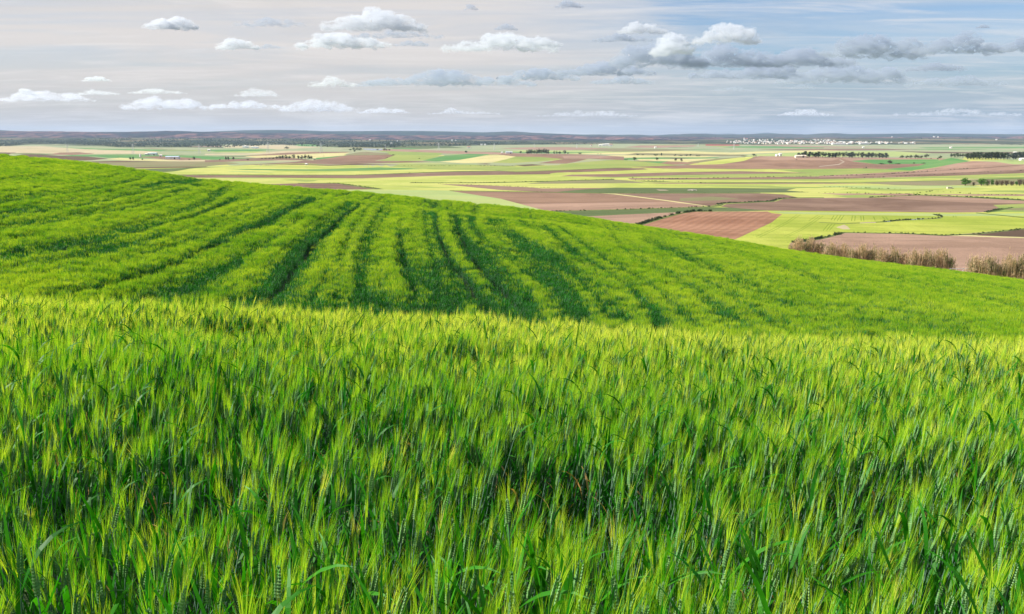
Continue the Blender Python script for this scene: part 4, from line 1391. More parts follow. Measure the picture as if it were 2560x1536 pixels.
for u in (1495, 1502):
    tree('bush', u, 386.3, 2.5, 4, 'tiny dark bush on the pale strip right of centre', 'pair of tiny bushes', name='bush', cat='bush')
for (k, u, v, h, wd, lb) in (('bush', 1594, 388.3, 3.6, 10, 'low dark bush at the left end of the hedge line on the pale field'), ('bush', 1607, 388.6, 2.4, 9, 'lower bush second from the left in the hedge line on the pale field'),
                     ('bush', 1639, 390, 5, 14, 'wide dark bush left of a slim tree on the pale field'), ('dark', 1653.5, 390, 6.5, 4, 'slim dark tree right of the wide bush on the pale field'),
                     ('bush', 1688, 390.5, 5, 8, 'dark green bush with a tail of low scrub, mid hedge line'), ('bush', 1702, 390.5, 3, 14, 'long low scrub between two taller bushes in the hedge line'), ('bush', 1716, 390.5, 5, 12, 'dark green bush beside the tallest bush of the hedge line'), ('bush', 1726, 390.5, 6, 7, 'tallest bush of the hedge line on the pale field'),
                     ('bush', 1744, 391, 3, 15, 'low dark scrub at the right end of the hedge line'), ('greybush', 1565, 401, 4, 9, 'low bush on the teal strip left of a round tree'), ('gum', 1586.7, 402, 8.5, 9, 'round grey green tree at the left, on the cream strip'),
                     ('gum', 1642.6, 402, 7.5, 7.5, 'round grey green tree at the middle of the cream strip'), ('gum', 1689, 404, 7.5, 7, 'left one of the two round trees below the cream strip'), ('gum', 1703.3, 405.6, 8.5, 7, 'right one of the two round trees below the cream strip'),
                     ('gum', 1884.7, 391.5, 6.5, 11, 'round tree at the left shoulder of the big brown mound'), ('bush', 1860, 391.5, 2.2, 22, 'long low dark hedge left of the brown mound tree'), ('bush', 1990.7, 400.5, 2.5, 5, 'small bush alone on the bare slope of the brown mound'),
                     ('gum', 2224, 411, 9.5, 13, 'round tree standing above low scrub on the bright green field'), ('bush', 2203, 411, 3.2, 20, 'low green scrub left of the round tree on the bright green field'), ('bush', 2245, 411, 2.6, 18, 'low green scrub right of the round tree on the bright green field'),
                     ('bush', 2285, 409.6, 3.5, 7, 'small bush on the right part of the bright green field'), ('bush', 2309, 409, 2.4, 14, 'flat scrub at the right edge of the bright green field'), ('greybush', 2165.5, 421.2, 4.5, 6, 'small bush at the foot of the brown mound'),
                     ('bush', 2160, 421.3, 2, 5, 'tiny bush left of the small bush at the foot of the brown mound')):
    tree(k, u, v, h, wd, lb, name='tree' if k in ('gum', 'dark') else 'bush', cat='tree' if k in ('gum', 'dark') else 'bush')
rd = random.Random(3)
for k in range(27):
    u = 1997 + k * 8.35 + rd.uniform(-1.5, 1.5)
    if 2074 < u < 2079: u += 5
    tree('dark' if rd.random() < 0.6 else 'gum', u, 393.0 + k * 0.09, rd.uniform(10, 14) * (0.95 if k % 5 else 0.8), rd.uniform(10.5, 13), 'grey green tree in the long even row behind the big brown mound', 'long row of trees behind the brown mound')
for (u, h, wd) in ((2255, 7.5, 11), (2267.5, 7.5, 8), (2277, 8, 9), (2289, 9, 10), (2294, 8, 8), (2303.6, 7, 9), (2315.5, 11.5, 10)):
    tree('gum', u, 397, h, wd, 'grey green tree in the gappy row between the two long rows', 'gappy row of trees')
tree('bush', 2328, 397.5, 2, 6, 'tiny bush right of the gappy tree row', name='bush', cat='bush')
tree('bush', 2344, 398, 4, 6, 'low bush left of the tree on the green mound', name='bush', cat='bush')
tree('gum', 2350.5, 398.5, 8.5, 8, 'lone tree on the left slope of the green mound')
for k in range(6):
    tree('gum', 2378 + k * 7.2, 394.8, rd.uniform(9, 11.5), 8, 'grey green tree in the lower row just behind the green mound', 'lower row behind the green mound')
for k in range(23):
    tree('dark' if rd.random() < 0.75 else 'gum', 2419 + k * 7.6 + rd.uniform(-1, 1), 398.2 + 0.02 * k, rd.uniform(13, 17), 12, 'tall grey green tree in the dense row at the right edge', 'dense row at the right edge')
for (k, u, h, wd, lb) in (('green', 2413, 20, 31, 'bright green round tree, leftmost of the near clump at right'), ('bare', 2434, 10, 9, 'small bare brown tree between the two bright green trees'),
                          ('green', 2453, 19, 29, 'bright green round tree, second and right one of the two in the near clump'), ('bare', 2469, 16, 13, 'bare brown tree just right of the second bright green tree'),
                          ('green', 2480, 16, 11, 'narrow half green tree beside bare brown ones'), ('bare', 2492, 15, 17, 'bare brown tree, first one right of the narrow green tree'), ('bare', 2504, 15, 17, 'bare brown tree, second one right of the narrow green tree'),
                          ('bare', 2516, 15.5, 17, 'bare brown tree, third one right of the narrow green tree'), ('bare', 2529, 13, 16, 'low bare tree in front of the greenish one near the edge'),
                          ('green', 2541, 12, 10, 'small greenish tree between bare ones near the right edge'), ('bare', 2549, 18, 17, 'tallest bare brown tree, near the right edge'), ('bare', 2562, 17, 18, 'bare brown tree cut by the right edge')):
    tree(k, u, 464.8, h, wd, lb)

# scrub along the field edges and the far woodland: nobody could count it
scr = bpy.data.collections.new('scrub_variants')
for k, kd in enumerate(('bush', 'greybush', 'pine', 'gum')):
    for j in range(2):
        scr.objects.link(bpy.data.objects.new('scrub_%02d' % (k * 2 + j), TR[kd][j]))
EDGES = [([(430,437.8),(677,438.2),(884,438.2),(1024,433.2),(1148,429),(1252,428)], 0.7, 1.6), ([(746,458.6),(843,458.6),(872,462.6),(955,473.6)], 0.9, 1.5), ([(1024,457.4),(1190,457.6),(1334,454.8),(1536,448.6)], 0.9, 1.2),
         ([(1569,446),(1700,447.6),(1846,444.4),(2048,441),(2200,436.8),(2420,422)], 1.2, 2.2), ([(2110,447),(2200,444),(2420,433),(2560,427)], 1.0, 3.5), ([(1577,451),(1700,455.4),(1764,458.5)], 1.0, 2.4), ([(1124,477.4),(1330,480.4),(1500,483.2),(1784,483.2),(1900,483.2)], 0.5, 1.6),
         ([(1376,529.2),(1536,525),(1743,518.4),(1774,516.6)], 0.8, 0.9), ([(1590,563.8),(1655,544.5),(1700,533.4),(1738,528.6),(1776,528.8)], 1.3, 0.45), ([(1790,513),(1805,508.4),(1929,503.2),(1952,496.8),(1997,494.4)], 0.9, 0.7),
         ([(1978,608),(2048,597),(2080,590),(2110,582)], 1.1, 0.4), ([(2110,582),(2255,584),(2358,589),(2440,586),(2560,573)], 0.7, 0.8), ([(2213,554.8),(2261,550.6),(2348,546.4),(2355,542),(2336,537)], 0.9, 0.7),
         ([(2172,494),(2296,488),(2379,491.2),(2480,495.6),(2560,500.6)], 1.0, 0.9), ([(2060,467),(2172,471),(2255,473.6)], 0.8, 1.6), ([(2462,531.5),(2495,524),(2534,518.6)], 0.9, 0.9), ([(1000,414.8),(1110,415.4),(1290,415.4)], 1.2, 2.0),
         ([(2000,480),(2050,483),(2290,485),(2330,478),(2460,487),(2560,489)], 0.8, 1.8), ([(1096,459.6),(1220,463.6),(1334,469),(1440,471)], 0.6, 1.2), ([(915,381),(965,384),(987,388),(963,397)], 0.9, 2.4)]
SX, SYv, SSc = [], [], []
for pts, hgt, spc in EDGES:
    P = resample(pts, 3)
    W_ = np.array([hitplain(a, b) for a, b in P])
    hgt *= 0.62; spc *= 0.75
    for a, b in zip(W_[:-1], W_[1:]):
        L = math.hypot(*(b - a))
        for j in range(max(0, int(L / spc + rd.random()))):
            t = rd.random()
            if rd.random() < 0.25 + 0.5 * (math.sin(a[0] * 0.11 + a[1] * 0.07) > 0.2): continue
            SX.append(a[0] + (b[0] - a[0]) * t + rd.gauss(0, 0.5)); SYv.append(a[1] + (b[1] - a[1]) * t + rd.gauss(0, 0.5)); SSc.append(hgt * rd.uniform(0.4, 1.7))
SX = np.array(SX); SYv = np.array(SYv); SSc = np.array(SSc)
n_ = len(SX)
hedge = instancer('edge_scrub', np.stack([SX, SYv, plain(SX, SYv) - 0.05], 1), np.stack([0 * SX, 0 * SX, RNG.uniform(0, 6.28, n_)], 1),
                  np.stack([SSc * 0.8, SSc * 0.8, SSc], 1), RNG.integers(0, 4, n_), scr)
tag(hedge, 'low dark green scrub and weeds along ditches and field edges', 'scrub', kind='stuff')
print('SCRUB', n_)

# ------------------------------------------------------------------ far hills
T_R1 = table([(-1500, 326), (-300, 326), (0, 328), (150, 328.5), (250, 331), (350, 328.5), (430, 327), (512, 329), (636, 332), (760, 334), (884, 336), (1024, 338), (1210, 339), (1324, 337.6), (1396, 337.6), (1459, 339.8), (1536, 341), (1640, 341), (1800, 343), (2050, 344), (2300, 342), (2560, 341), (3200, 341)], 2.0)
T_R2 = table([(-1500, 323), (-200, 323), (0, 325.5), (40, 328), (130, 330), (500, 330), (560, 328), (605, 326), (688, 325), (750, 326), (822, 328.5), (1024, 327.5), (1127, 329), (1210, 331.5), (1283, 328.5), (1334, 332.5), (1417, 335.5), (1459, 337), (1504, 336.2), (1536, 338), (1598, 336.5), (1625, 339.5), (1733, 334), (1805, 337.5), (1898, 335), (1970, 335), (2022, 337), (2048, 334), (2098, 333.2), (2120, 336), (2203, 335), (2302, 333.6), (2427, 335), (2560, 336), (3200, 334)], 2.0)
T_R3 = table([(-1500, 345), (1560, 345), (1629, 340), (1681, 335), (1712, 336.6), (1764, 333.3), (1795, 336), (1826, 333.3), (1857, 337.6), (1877, 336), (1919, 330.8), (1948, 334.5), (1971, 337), (2060, 340), (3200, 345)], 2.0)


def hill_mat(name, cols, scale, rough_n=0.62):
    m = bpy.data.materials.new(name)
    m.use_nodes = True
    t = NT(m.node_tree)
    g = t.n('ShaderNodeNewGeometry')
    mp = t.n('ShaderNodeMapping')
    mp.inputs['Scale'].default_value = (1, 0.45, 1.6)
    t.l(g.outputs['Position'], mp.inputs[0])
    n1 = t.noise(mp.outputs[0], scale, 6, rough_n, 0.4)
    n2 = t.noise(mp.outputs[0], scale * 0.22, 4, 0.5, 0.3)
    c = t.mix(t.ramp(n1, 0.42, 0.60), cols[0] + (1,), cols[1] + (1,))
    c = t.mix(t.ramp(n2, 0.48, 0.66), c, cols[2] + (1,))
    bs = t.n('ShaderNodeBsdfPrincipled')
    bs.inputs['Roughness'].default_value = 1.0
    bs.inputs['Specular IOR Level'].default_value = 0.0
    t.l(c, bs.inputs['Base Color'])
    o = t.n('ShaderNodeOutputMaterial')
    t.l(bs.outputs[0], o.inputs[0])
    return m


M_H0 = hill_mat('foothill_scrub', ((0.020, 0.034, 0.020), (0.065, 0.080, 0.040), (0.17, 0.14, 0.08)), 0.010)
M_H1 = hill_mat('red_scrub_hills', ((0.024, 0.026, 0.038), (0.18, 0.095, 0.085), (0.020, 0.028, 0.034)), 0.0075)
M_H2 = hill_mat('wooded_hills', ((0.010, 0.024, 0.020), (0.030, 0.052, 0.034), (0.05, 0.06, 0.045)), 0.004)


def z_foot(x, y):
    s = x / y
    top = np.interp(s, *pix([-1500, 0, 500, 900, 1400, 1700, 1850, 2300, 2560, 3200], [345, 344, 345, 348, 350, 350, 347, 346, 347, 347])) * 7600.0
    t = np.clip((y - 4300.0) / (7600.0 - 4300.0), 0, 1)
    z = -49.0 + (top + 49.0) * t ** 1.15 + 3.0 * fbm(x / 420.0, y / 500.0, 41, 3) * sstep(t, 0.08, 0.4)
    return z


def z_r1(x, y):
    s = x / y
    top = np.interp(s, *T_R1) * 9000.0
    t = np.clip((y - 7100.0) / 1900.0, 0, 1); b = np.clip((y - 9000.0) / 1500.0, 0, 1)
    rdg = 1 - np.abs(fbm(x / 260.0, y / 900.0, 51, 4, 0.55)) * 1.9
    g = -30.0 + (top + 30.0) * t ** 0.8
    rel = (1 - t) * t * 4 + 0.12
    return g - (1 - rdg) * 30.0 * rel - b * 60.0


def z_r2(x, y):
    s = x / y
    top = np.interp(s, *T_R2) * 12500.0
    t = np.clip((y - 9800.0) / 2700.0, 0, 1); b = np.clip((y - 12500.0) / 1500.0, 0, 1)
    rdg = np.abs(fbm(x / 700.0, y / 1400.0, 61, 4, 0.5))
    return -40.0 + (top + 40.0) * t ** 0.7 - rdg * 45.0 * (1 - t) * t * 3 - b * 90


def z_r3(x, y):
    s = x / y
    top = np.interp(s, *T_R3) * 19500.0
    t = np.clip((y - 16500.0) / 3000.0, 0, 1); b = np.clip((y - 19500.0) / 2000.0, 0, 1)
    return -60.0 + (top + 60.0) * t ** 0.7 - b * 120


def sheet(name, fz, y0, y1, ny, ns, smax, m):
    ys = np.linspace(y0, y1, ny); S = np.linspace(-smax, smax, ns)
    X = S[None, :] * ys[:, None]; Yg = np.repeat(ys[:, None], ns, 1)
    Z = fz(X.ravel(), Yg.ravel())
    V = np.stack([X.ravel(), Yg.ravel(), Z], 1)
    i, j = np.meshgrid(np.arange(ns - 1), np.arange(ny - 1))
    a = (j * ns + i).ravel()
    f = np.stack([a, a + 1, a + ns + 1, a + ns], 1)
    o = obj(name, mesh(name, V, f, m))
    o['kind'] = 'structure'
    return o


sheet('foothills', z_foot, 4300, 7700, 90, 420, 0.9, M_H0)
sheet('red_hills', z_r1, 7100, 10400, 110, 900, 0.9, M_H1)
sheet('wooded_hills', z_r2, 9800, 13900, 60, 700, 0.9, M_H2)
sheet('distant_hills', z_r3, 16500, 21400, 30, 400, 0.9, M_H2)

_YF = np.linspace(2500, 9000, 2600)


def hitfar(u, v):
    s, e = pix(u, v)
    z = np.maximum(plain(s * _YF, _YF), np.where(_YF > 4350, z_foot(s * _YF, _YF), -99))
    z = np.maximum(z, np.where(_YF > 7100, z_r1(s * _YF, _YF), -99))
    ok = np.nonzero(z / _YF >= e)[0]
    k = ok[0] if len(ok) else len(_YF) - 1
    y = _YF[k]
    return float(s * y), float(y), float(z[k])


# tan clearings and pale patches on the foothills
CLEAR = [([(190,345),(260,338),(330,335),(420,335),(512,340),(590,346),(560,348),(430,345),(330,344)], M_H0, None)]

# woodland band at the foot of the hills
WX = []
rw = random.Random(5)


def in_band(u):
    lo = np.interp(u, [0, 100, 200, 300, 450, 560, 700, 800, 900, 1000, 1100, 1250, 1500], [350, 350, 349, 346, 345, 347, 348, 348, 349, 351, 354, 355, 357])
    hi = np.interp(u, [0, 60, 110, 230, 300, 450, 560, 700, 760, 850, 900, 1000, 1100, 1250, 1500], [367, 362, 359, 364, 368, 368, 370, 363, 366, 370, 369, 369, 366, 362, 362])
    return lo, hi


for k in range(8000):
    u = rw.uniform(-250, 1500) if rw.random() < 0.8 else rw.uniform(-250, 2800)
    lo, hi = in_band(max(u, 0))
    if u > 1000 and rw.random() < (0.55 if u < 1250 else 0.85): continue
    if u > 1500: lo, hi = 344, 350
    v = rw.uniform(lo, hi)
    if float(vnoise(np.array(u / 38.0), np.array(v / 2.4), 8)) < -0.15 and rw.random() < 0.8: continue
    x, y, z = hitfar(u, v)
    WX.append((x, y, z - 0.6, rw.uniform(6, 12)))
WX = np.array(WX)
n_ = len(WX)
wood = instancer('woodland', WX[:, :3], np.stack([0 * WX[:, 0], 0 * WX[:, 0], RNG.uniform(0, 6.28, n_)], 1), np.stack([WX[:, 3] * 1.15, WX[:, 3] * 1.15, WX[:, 3] * 0.85], 1), RNG.integers(4, 8, n_), scr)
tag(wood, 'dark far-off woodland scattered along the foot of the hills', 'woodland', kind='stuff')


# ------------------------------------------------------------------ buildings
def house_meshes(w_, d, h, rh, flat=False):
    wl = MB()
    wl.add([(-w_/2, -d/2, -1.5), (w_/2, -d/2, -1.5), (w_/2, d/2, -1.5), (-w_/2, d/2, -1.5), (-w_/2, -d/2, h), (w_/2, -d/2, h), (w_/2, d/2, h), (-w_/2, d/2, h), (-w_/2, 0, h + rh), (w_/2, 0, h + rh)],
           [(0, 1, 5, 4), (1, 2, 6, 9, 5), (2, 3, 7, 6), (3, 0, 4, 8, 7), (3, 2, 1, 0)])
    rf = MB()
    o_ = 0.35
    sl = rh / (d / 2)
    for sg in (-1, 1):
        y0 = sg * (d / 2 + o_); z0 = h - sl * o_ + 0.12
        a = [(-w_/2 - o_, y0, z0), (w_/2 + o_, y0, z0), (w_/2 + o_, 0, h + rh + 0.12), (-w_/2 - o_, 0, h + rh + 0.12)]
        b = [(x, y, z + 0.18) for x, y, z in a]
        rf.add(a + b, [(0, 1, 2, 3), (4, 5, 6, 7), (0, 1, 5, 4), (1, 2, 6, 5), (2, 3, 7, 6), (3, 0, 4, 7)])
    return wl, rf


def openings(w_, d, h):
    wn = []
    dr = MB(); dr.box((0, -d/2 - 0.03, 1.05), (1.1, 0.08, 2.1))
    n = max(2, int(w_ / 3.2))
    for k in range(n):
        x = -w_/2 + (k + 0.5) * w_ / n
        for zz in ([h * 0.5] if h < 4.5 else [h * 0.28, h * 0.72]):
            if abs(x) < 0.9 and zz < 2.4: continue
            m_ = MB(); m_.box((x, -d/2 - 0.03, zz), (1.0, 0.07, 1.1)); wn.append(m_)
    return dr, wn


HV = []
for (w_, d, h, rh) in ((9, 8, 5.5, 1.6), (12, 8, 6, 1.6), (7, 7, 4, 1.4), (14, 9, 6.5, 1.8), (8, 9, 8, 1.5)):
    wl, rf = house_meshes(w_, d, h, rh)
    dr, wn = openings(w_, d, h)
    HV.append((wl.mesh('wall', [M_WHITE]), wl.mesh('wall', [M_CREAM]), rf.mesh('roof', [M_TILE]), rf.mesh('roof', [M_WHITE]), dr.mesh('door', [M_DARK]), [m_.mesh('window', [M_DARK]) for m_ in wn]))


def house(x, y, z, rz, kind, label, group=None, cream=False, tile=True, scale=1.0, detail=False, name='house'):
    r = empty(name, (x, y, z), rz)
    r.scale = (scale, scale, scale)
    tag(r, label, 'house', group)
    hv = HV[kind]
    w_ = obj('wall', hv[1] if cream else hv[0], r)
    obj('roof', hv[2] if tile else hv[3], r)
    if detail:
        obj('door', hv[4], r)
        for m_ in hv[5]: obj('window', m_, r)
    return r


rh_ = random.Random(17)
tops = ([1800, 1850, 1900, 1930, 1980, 2020, 2050, 2080, 2110, 2150, 2240, 2330], [355, 352, 350, 351, 352, 351, 349.5, 352, 356, 355.5, 356, 357])
bots = ([1800, 1850, 1900, 1960, 2020, 2080, 2110, 2150, 2240, 2330], [356, 359, 361, 361.5, 361, 361, 361.5, 361, 360.5, 360])
cnt = 0
while cnt < 290:
    u = rh_.uniform(1805, 2225) if rh_.random() < 0.92 else rh_.uniform(2225, 2290)
    dens = np.interp(u, [1805, 1860, 1920, 2000, 2080, 2120, 2225, 2330], [0.25, 0.7, 0.85, 1.0, 1.0, 0.55, 0.4, 0.15])
    if rh_.random() > dens: continue
    v = rh_.uniform(float(np.interp(u, *tops)), float(np.interp(u, *bots)))
    x, y, z = hitfar(u, v)
    house(x, y, z, rh_.uniform(-0.5, 0.5), rh_.randrange(5), 'small white house with a low roof in the hillside town right of centre', 'houses of the distant white town', cream=rh_.random() < 0.18, tile=rh_.random() < 0.5, scale=rh_.uniform(0.55, 1.0))
    cnt += 1
# church of the town
x, y, z = hitfar(1865, 351.5)
ch = empty('church', (x, y, z), 0.2)
tag(ch, 'white church with a square tower above the left part of the distant town', 'church')
wl, rf = house_meshes(24, 13, 10, 4)
obj('wall', wl.mesh('wall', [M_WHITE]), ch); obj('roof', rf.mesh('roof', [M_TILE]), ch)
tw = MB(); tw.box((-14, 0, 8), (5.5, 5.5, 19)); tw.box((-14, 0, 17.8), (6.2, 6.2, 0.6))
obj('tower', tw.mesh('tower', [M_WHITE]), ch)
sp = MB(); sp.bar((-14, 0, 18.1), (-14, 0, 23), 3.3, 0.1, 4); obj('spire', sp.mesh('spire', [M_TILE]), ch)
# long white industrial sheds below the town
for (u, v, L_, lb) in ((2096, 361.8, 70, 'long white flat shed below the right half of the town'), (2160, 361.0, 50, 'shorter white shed at the right end of the town')):
    x, y, z = hitfar(u, v)
    r = empty('shed', (x, y, z), 0.0); tag(r, lb, 'shed')
    wl, rf = house_meshes(L_, 22, 6, 1.5)
    obj('wall', wl.mesh('wall', [M_WHITE]), r); obj('roof', rf.mesh('roof', [M_WHITE]), r)

FARM = [(366, 388.4, 2, 1, 0.0, 'white cottage at the left end of the blue roofed farm', False), (374, 388.4, 0, 0, 0.1, 'white farmhouse in the blue roofed farm at left', False), (402, 392.0, 2, 0, 0.3, 'small white hut right of the blue roofed farm', False),
        (412, 398, 2, 1, 0.1, 'white cottage left of the long shed at left', True), (420, 397.4, 0, 1, 0.0, 'tiled white farmhouse beside the long shed at left', True),
        (612, 370.5, 3, 0, 0.0, 'large white farmhouse, left one of the farm below the woodland', False), (620, 370, 0, 0, 0.2, 'white house in the middle of the farm below the woodland', False), (630, 371, 2, 0, 0.0, 'white house at the right of the farm below the woodland', False),
        (522.5, 378.4, 2, 0, 0.2, 'tiny white hut alone above the green strip at left', False), (765.7, 413.2, 2, 0, 0.0, 'tiny white hut on the brown strip below the ragged grove', False),
        (1130, 353.0, 0, 0, 0.0, 'white house on the foothill, left of a pair near the centre', False), (1139, 353.0, 2, 0, 0.0, 'smaller white house on the foothill, right of a pair near the centre', False),
        (1203.5, 364, 2, 0, 0.0, 'left one of two white huts below the red hills', False), (1212.5, 364, 2, 0, 0.0, 'right one of two white huts below the red hills', False), (1172, 371.3, 1, 1, 0.1, 'low white house with tiled roof on the green field near the centre', True),
        (1255, 384.2, 2, 0, 0.0, 'small white house just left of the blue shed', False), (1500, 366, 0, 0, 0.0, 'leftmost white house of the farm below the red hills, right of centre', False), (1509, 365.6, 1, 0, 0.0, 'second white house of the farm right of centre', False),
        (1518, 365.4, 3, 0, 0.0, 'largest white house of the farm right of centre', False), (1527, 366, 1, 1, 0.0, 'tiled white house at the right end of the farm right of centre', True), (1478, 366, 2, 1, 0.0, 'tiled cottage standing left of the farm right of centre', True),
        (1638.5, 371, 2, 0, 0.3, 'white hut alone on the green field left of the red soil', False), (1942.6, 390.8, 0, 0, 0.3, 'left one of two white houses on top of the brown mound', False), (1950.5, 390.6, 4, 0, 0.2, 'right, taller one of two white houses on top of the brown mound', False),
        (2158, 370.5, 2, 0, 0.0, 'white hut on the plain below the town', False), (2377, 371, 2, 0, 0.0, 'white hut on the teal field at far right', False), (2537, 385, 0, 0, 0.2, 'white house above the tree row at the right edge', False),
        (2230, 341.0, 2, 0, 0.0, 'white house high on the wooded hill above the cliffs', False), (2335, 343.5, 1, 0, 0.0, 'long white house on the wooded hill at right', False), (2345, 344.0, 0, 0, 0.0, 'white house right of the long one on the wooded hill', False), (2491, 350.5, 2, 0, 0.0, 'white house low on the hillside at far right', False),
        (925, 352.3, 0, 0, 0.1, 'white house beside the pale clearing above the woodland', False), (993, 354.5, 2, 0, 0.1, 'white house at the edge of the woodland, upper of two', False), (978, 360.5, 2, 0, 0.2, 'white house inside the woodland, lower of two', False)]
for (u, v, kd, det, rz, lb, tl) in FARM:
    if v < 384 and v > 300 and v < 364:
        x, y, z = hitfar(u, v)
    else:
        x, y = hitplain(u, v); z = float(plain(np.array(x), np.array(y)))
    sc = 1.0 if y > 2500 else 0.7
    if y < 1700: sc = 0.42
    house(x, y, z, rz, kd, lb, tile=tl, scale=sc * (1.25 if y > 3500 else 1), detail=y < 2600)
for (u, v, L_, dd, hh, lb, mt) in ((383, 388.6, 16, 9, 4, 'low shed with a blue and white metal roof at the left farm', M_SHEET), (432, 398, 24, 10, 4, 'long pale grey farm shed beside the dark tree at left', M_SHEET), (1272.5, 384.6, 17, 8, 3.6, 'long low shed with a blue white roof left of the central grove', M_SHEET),
                                  (2558, 401.5, 12, 7, 3, 'low white shed in front of the tree row at the right edge', M_WHITE), (2001, 394.2, 15, 6, 2.0, 'low pinkish wall like shed at the left foot of the long tree row', M_CREAM), (640, 371.4, 18, 9, 4, 'low blue grey shed at the right end of the farm below the woodland', M_SHEET)):
    x, y = hitplain(u, v); z = float(plain(np.array(x), np.array(y)))
    r = empty('shed', (x, y, z), 0.05); tag(r, lb, 'shed')
    wl, rf = house_meshes(L_, dd, hh, 1.2)
    obj('wall', wl.mesh('wall', [M_WHITE if mt is not M_CREAM else M_CREAM]), r); obj('roof', rf.mesh('roof', [mt]), r)
    dr = MB(); dr.box((L_ * 0.2, -dd / 2 - 0.04, 1.4), (2.6, 0.1, 2.8)); obj('door', dr.mesh('door', [M_DARK]), r)
# white grain silo with a pointed top
x, y = hitplain(351, 393); z = float(plain(np.array(x), np.array(y)))
r = empty('silo', (x, y, z)); tag(r, 'pointed white silo on the dark green field left of centre', 'silo')
b1 = MB(); b1.bar((0, 0, -0.5), (0, 0, 4.0), 1.7, 1.7, 14); obj('tank', b1.mesh('tank', [M_WHITE]), r)
b2 = MB(); b2.bar((0, 0, 4.0), (0, 0, 6.4), 1.85, 0.12, 14); obj('cone', b2.mesh('cone', [M_STEEL]), r)


# ------------------------------------------------------------------ pylons and poles
def pylon_meshes():
    tw = MB(); H = 1.0
    def wd(z): return 0.105 * (1 - z) + 0.022 if z < 0.7 else 0.022 + 0.0315 * (1 - (z - 0.7) / 0.3) * 1.0
    lv = [0, 0.13, 0.26, 0.38, 0.49, 0.59, 0.68, 0.77, 0.86, 0.94, 1.0]
    r = 0.0065
    for i in range(len(lv) - 1):
        a, b = lv[i], lv[i + 1]
        wa, wb = wd(a), wd(b)
        ca = [(-wa, -wa, a), (wa, -wa, a), (wa, wa, a), (-wa, wa, a)]; cb = [(-wb, -wb, b), (wb, -wb, b), (wb, wb, b), (-wb, wb, b)]
        for k in range(4):
            tw.bar(ca[k], cb[k], r, r, 3)
            tw.bar(ca[k], cb[(k + 1) % 4], r * 0.6, r * 0.6, 3)
            tw.bar(cb[k], cb[(k + 1) % 4], r * 0.5, r * 0.5, 3)
    arms = []
    for z, l in ((0.72, 0.15), (0.82, 0.19), (0.92, 0.13)):
        m_ = MB()
        for sg in (-1, 1):
            m_.bar((0, 0, z), (sg * l, 0, z + 0.012), r, r * 0.6, 3)
            m_.bar((0, 0, z + 0.045), (sg * l, 0, z + 0.012), r * 0.7, r * 0.5, 3)
            m_.bar((sg * l, 0, z + 0.012), (sg * l, 0, z - 0.035), r * 0.7, r * 0.7, 3)
        arms.append(m_.mesh('cross_arm', [M_STEEL]))
    return tw.mesh('lattice_tower', [M_STEEL]), arms


PT, PA = pylon_meshes()
PY_L = [(169, 381, 19), (333, 385, 24), (498.5, 385, 24), (670.5, 384, 27), (803.5, 383, 25), (964, 375, 13), (1097, 376.5, 19), (1236, 376.5, 17), (1336, 370, 10), (1442, 372, 12), (1745, 367, 8), (1835, 374.5, 15)]
ORD = ['leftmost', 'second', 'third', 'fourth', 'fifth', 'sixth', 'seventh', 'eighth', 'ninth', 'tenth', 'eleventh', 'twelfth']
for k, (u, v, hp) in enumerate(PY_L):
    x, y = hitplain(u, v); z = float(plain(np.array(x), np.array(y)))
    r = empty('pylon', (x, y, z - 0.3), 0.15)
    tag(r, '%s pale lattice power pylon%s in the line across the far plain' % (ORD[k], '' if k == 0 else ' counted from the left'), 'pylon', 'power pylons across the plain')
    h = hp * y / F
    r.scale = (h, h, h)
    obj('lattice_tower', PT, r)
    for a in PA: obj('cross_arm', a, r)
POLE = MB(); POLE.bar((0, 0, -0.1), (0, 0, 1), 0.022, 0.014, 6)
PCR = MB(); PCR.bar((-0.12, 0, 0.93), (0.12, 0, 0.93), 0.012, 0.012, 4)
pm, pc = POLE.mesh('pole', [M_WOOD]), PCR.mesh('cross_arm', [M_WOOD])
for (u, v, hp, lb) in ((296, 397, 9, 'dark wooden pole on the cream strip at left'), (666, 398.5, 9, 'dark wooden pole left of the ragged grove'), (810, 398, 10, 'dark wooden pole right of the ragged grove')):
    x, y = hitplain(u, v); z = float(plain(np.array(x), np.array(y)))
    r = empty('utility_pole', (x, y, z)); tag(r, lb, 'pole')
    h = hp * y / F; r.scale = (h, h, h)
    obj('pole', pm, r); obj('cross_arm', pc, r)

# rubble heap and concrete trough on the plain
for (u, v, lb, nm) in ((1731, 477, 'heap of pale rubble on the dark olive field', 'rubble_heap'), (2373, 472, 'small pale concrete cistern on the ditch at right', 'cistern')):
    x, y = hitplain(u, v); z = float(plain(np.array(x), np.array(y)))
    mb = MB(); rq = random.Random(int(u))
    if nm == 'cistern':
        mb.box((0, 0, 0.5), (3.2, 2.0, 1.2)); mb.box((0, 0, 1.17), (3.5, 2.3, 0.14)); mb.box((2.3, 0, 0.25), (1.2, 1.2, 0.8))
    else:
        for k in range(40):
            a = rq.uniform(0, 6.28); rr = abs(rq.gauss(0, 1.0))
            mb.box((rr * 2.2 * math.cos(a), rr * math.sin(a), max(0.1, 0.7 - rr * 0.3)), (rq.uniform(0.4, 1.0), rq.uniform(0.4, 0.9), rq.uniform(0.3, 0.6)), 0, rq.uniform(0, 3))
    o = obj(nm, mb.mesh(nm, [M_STONE]), loc=(x, y, z)); tag(o, lb, 'rubble heap' if nm != 'cistern' else 'cistern')

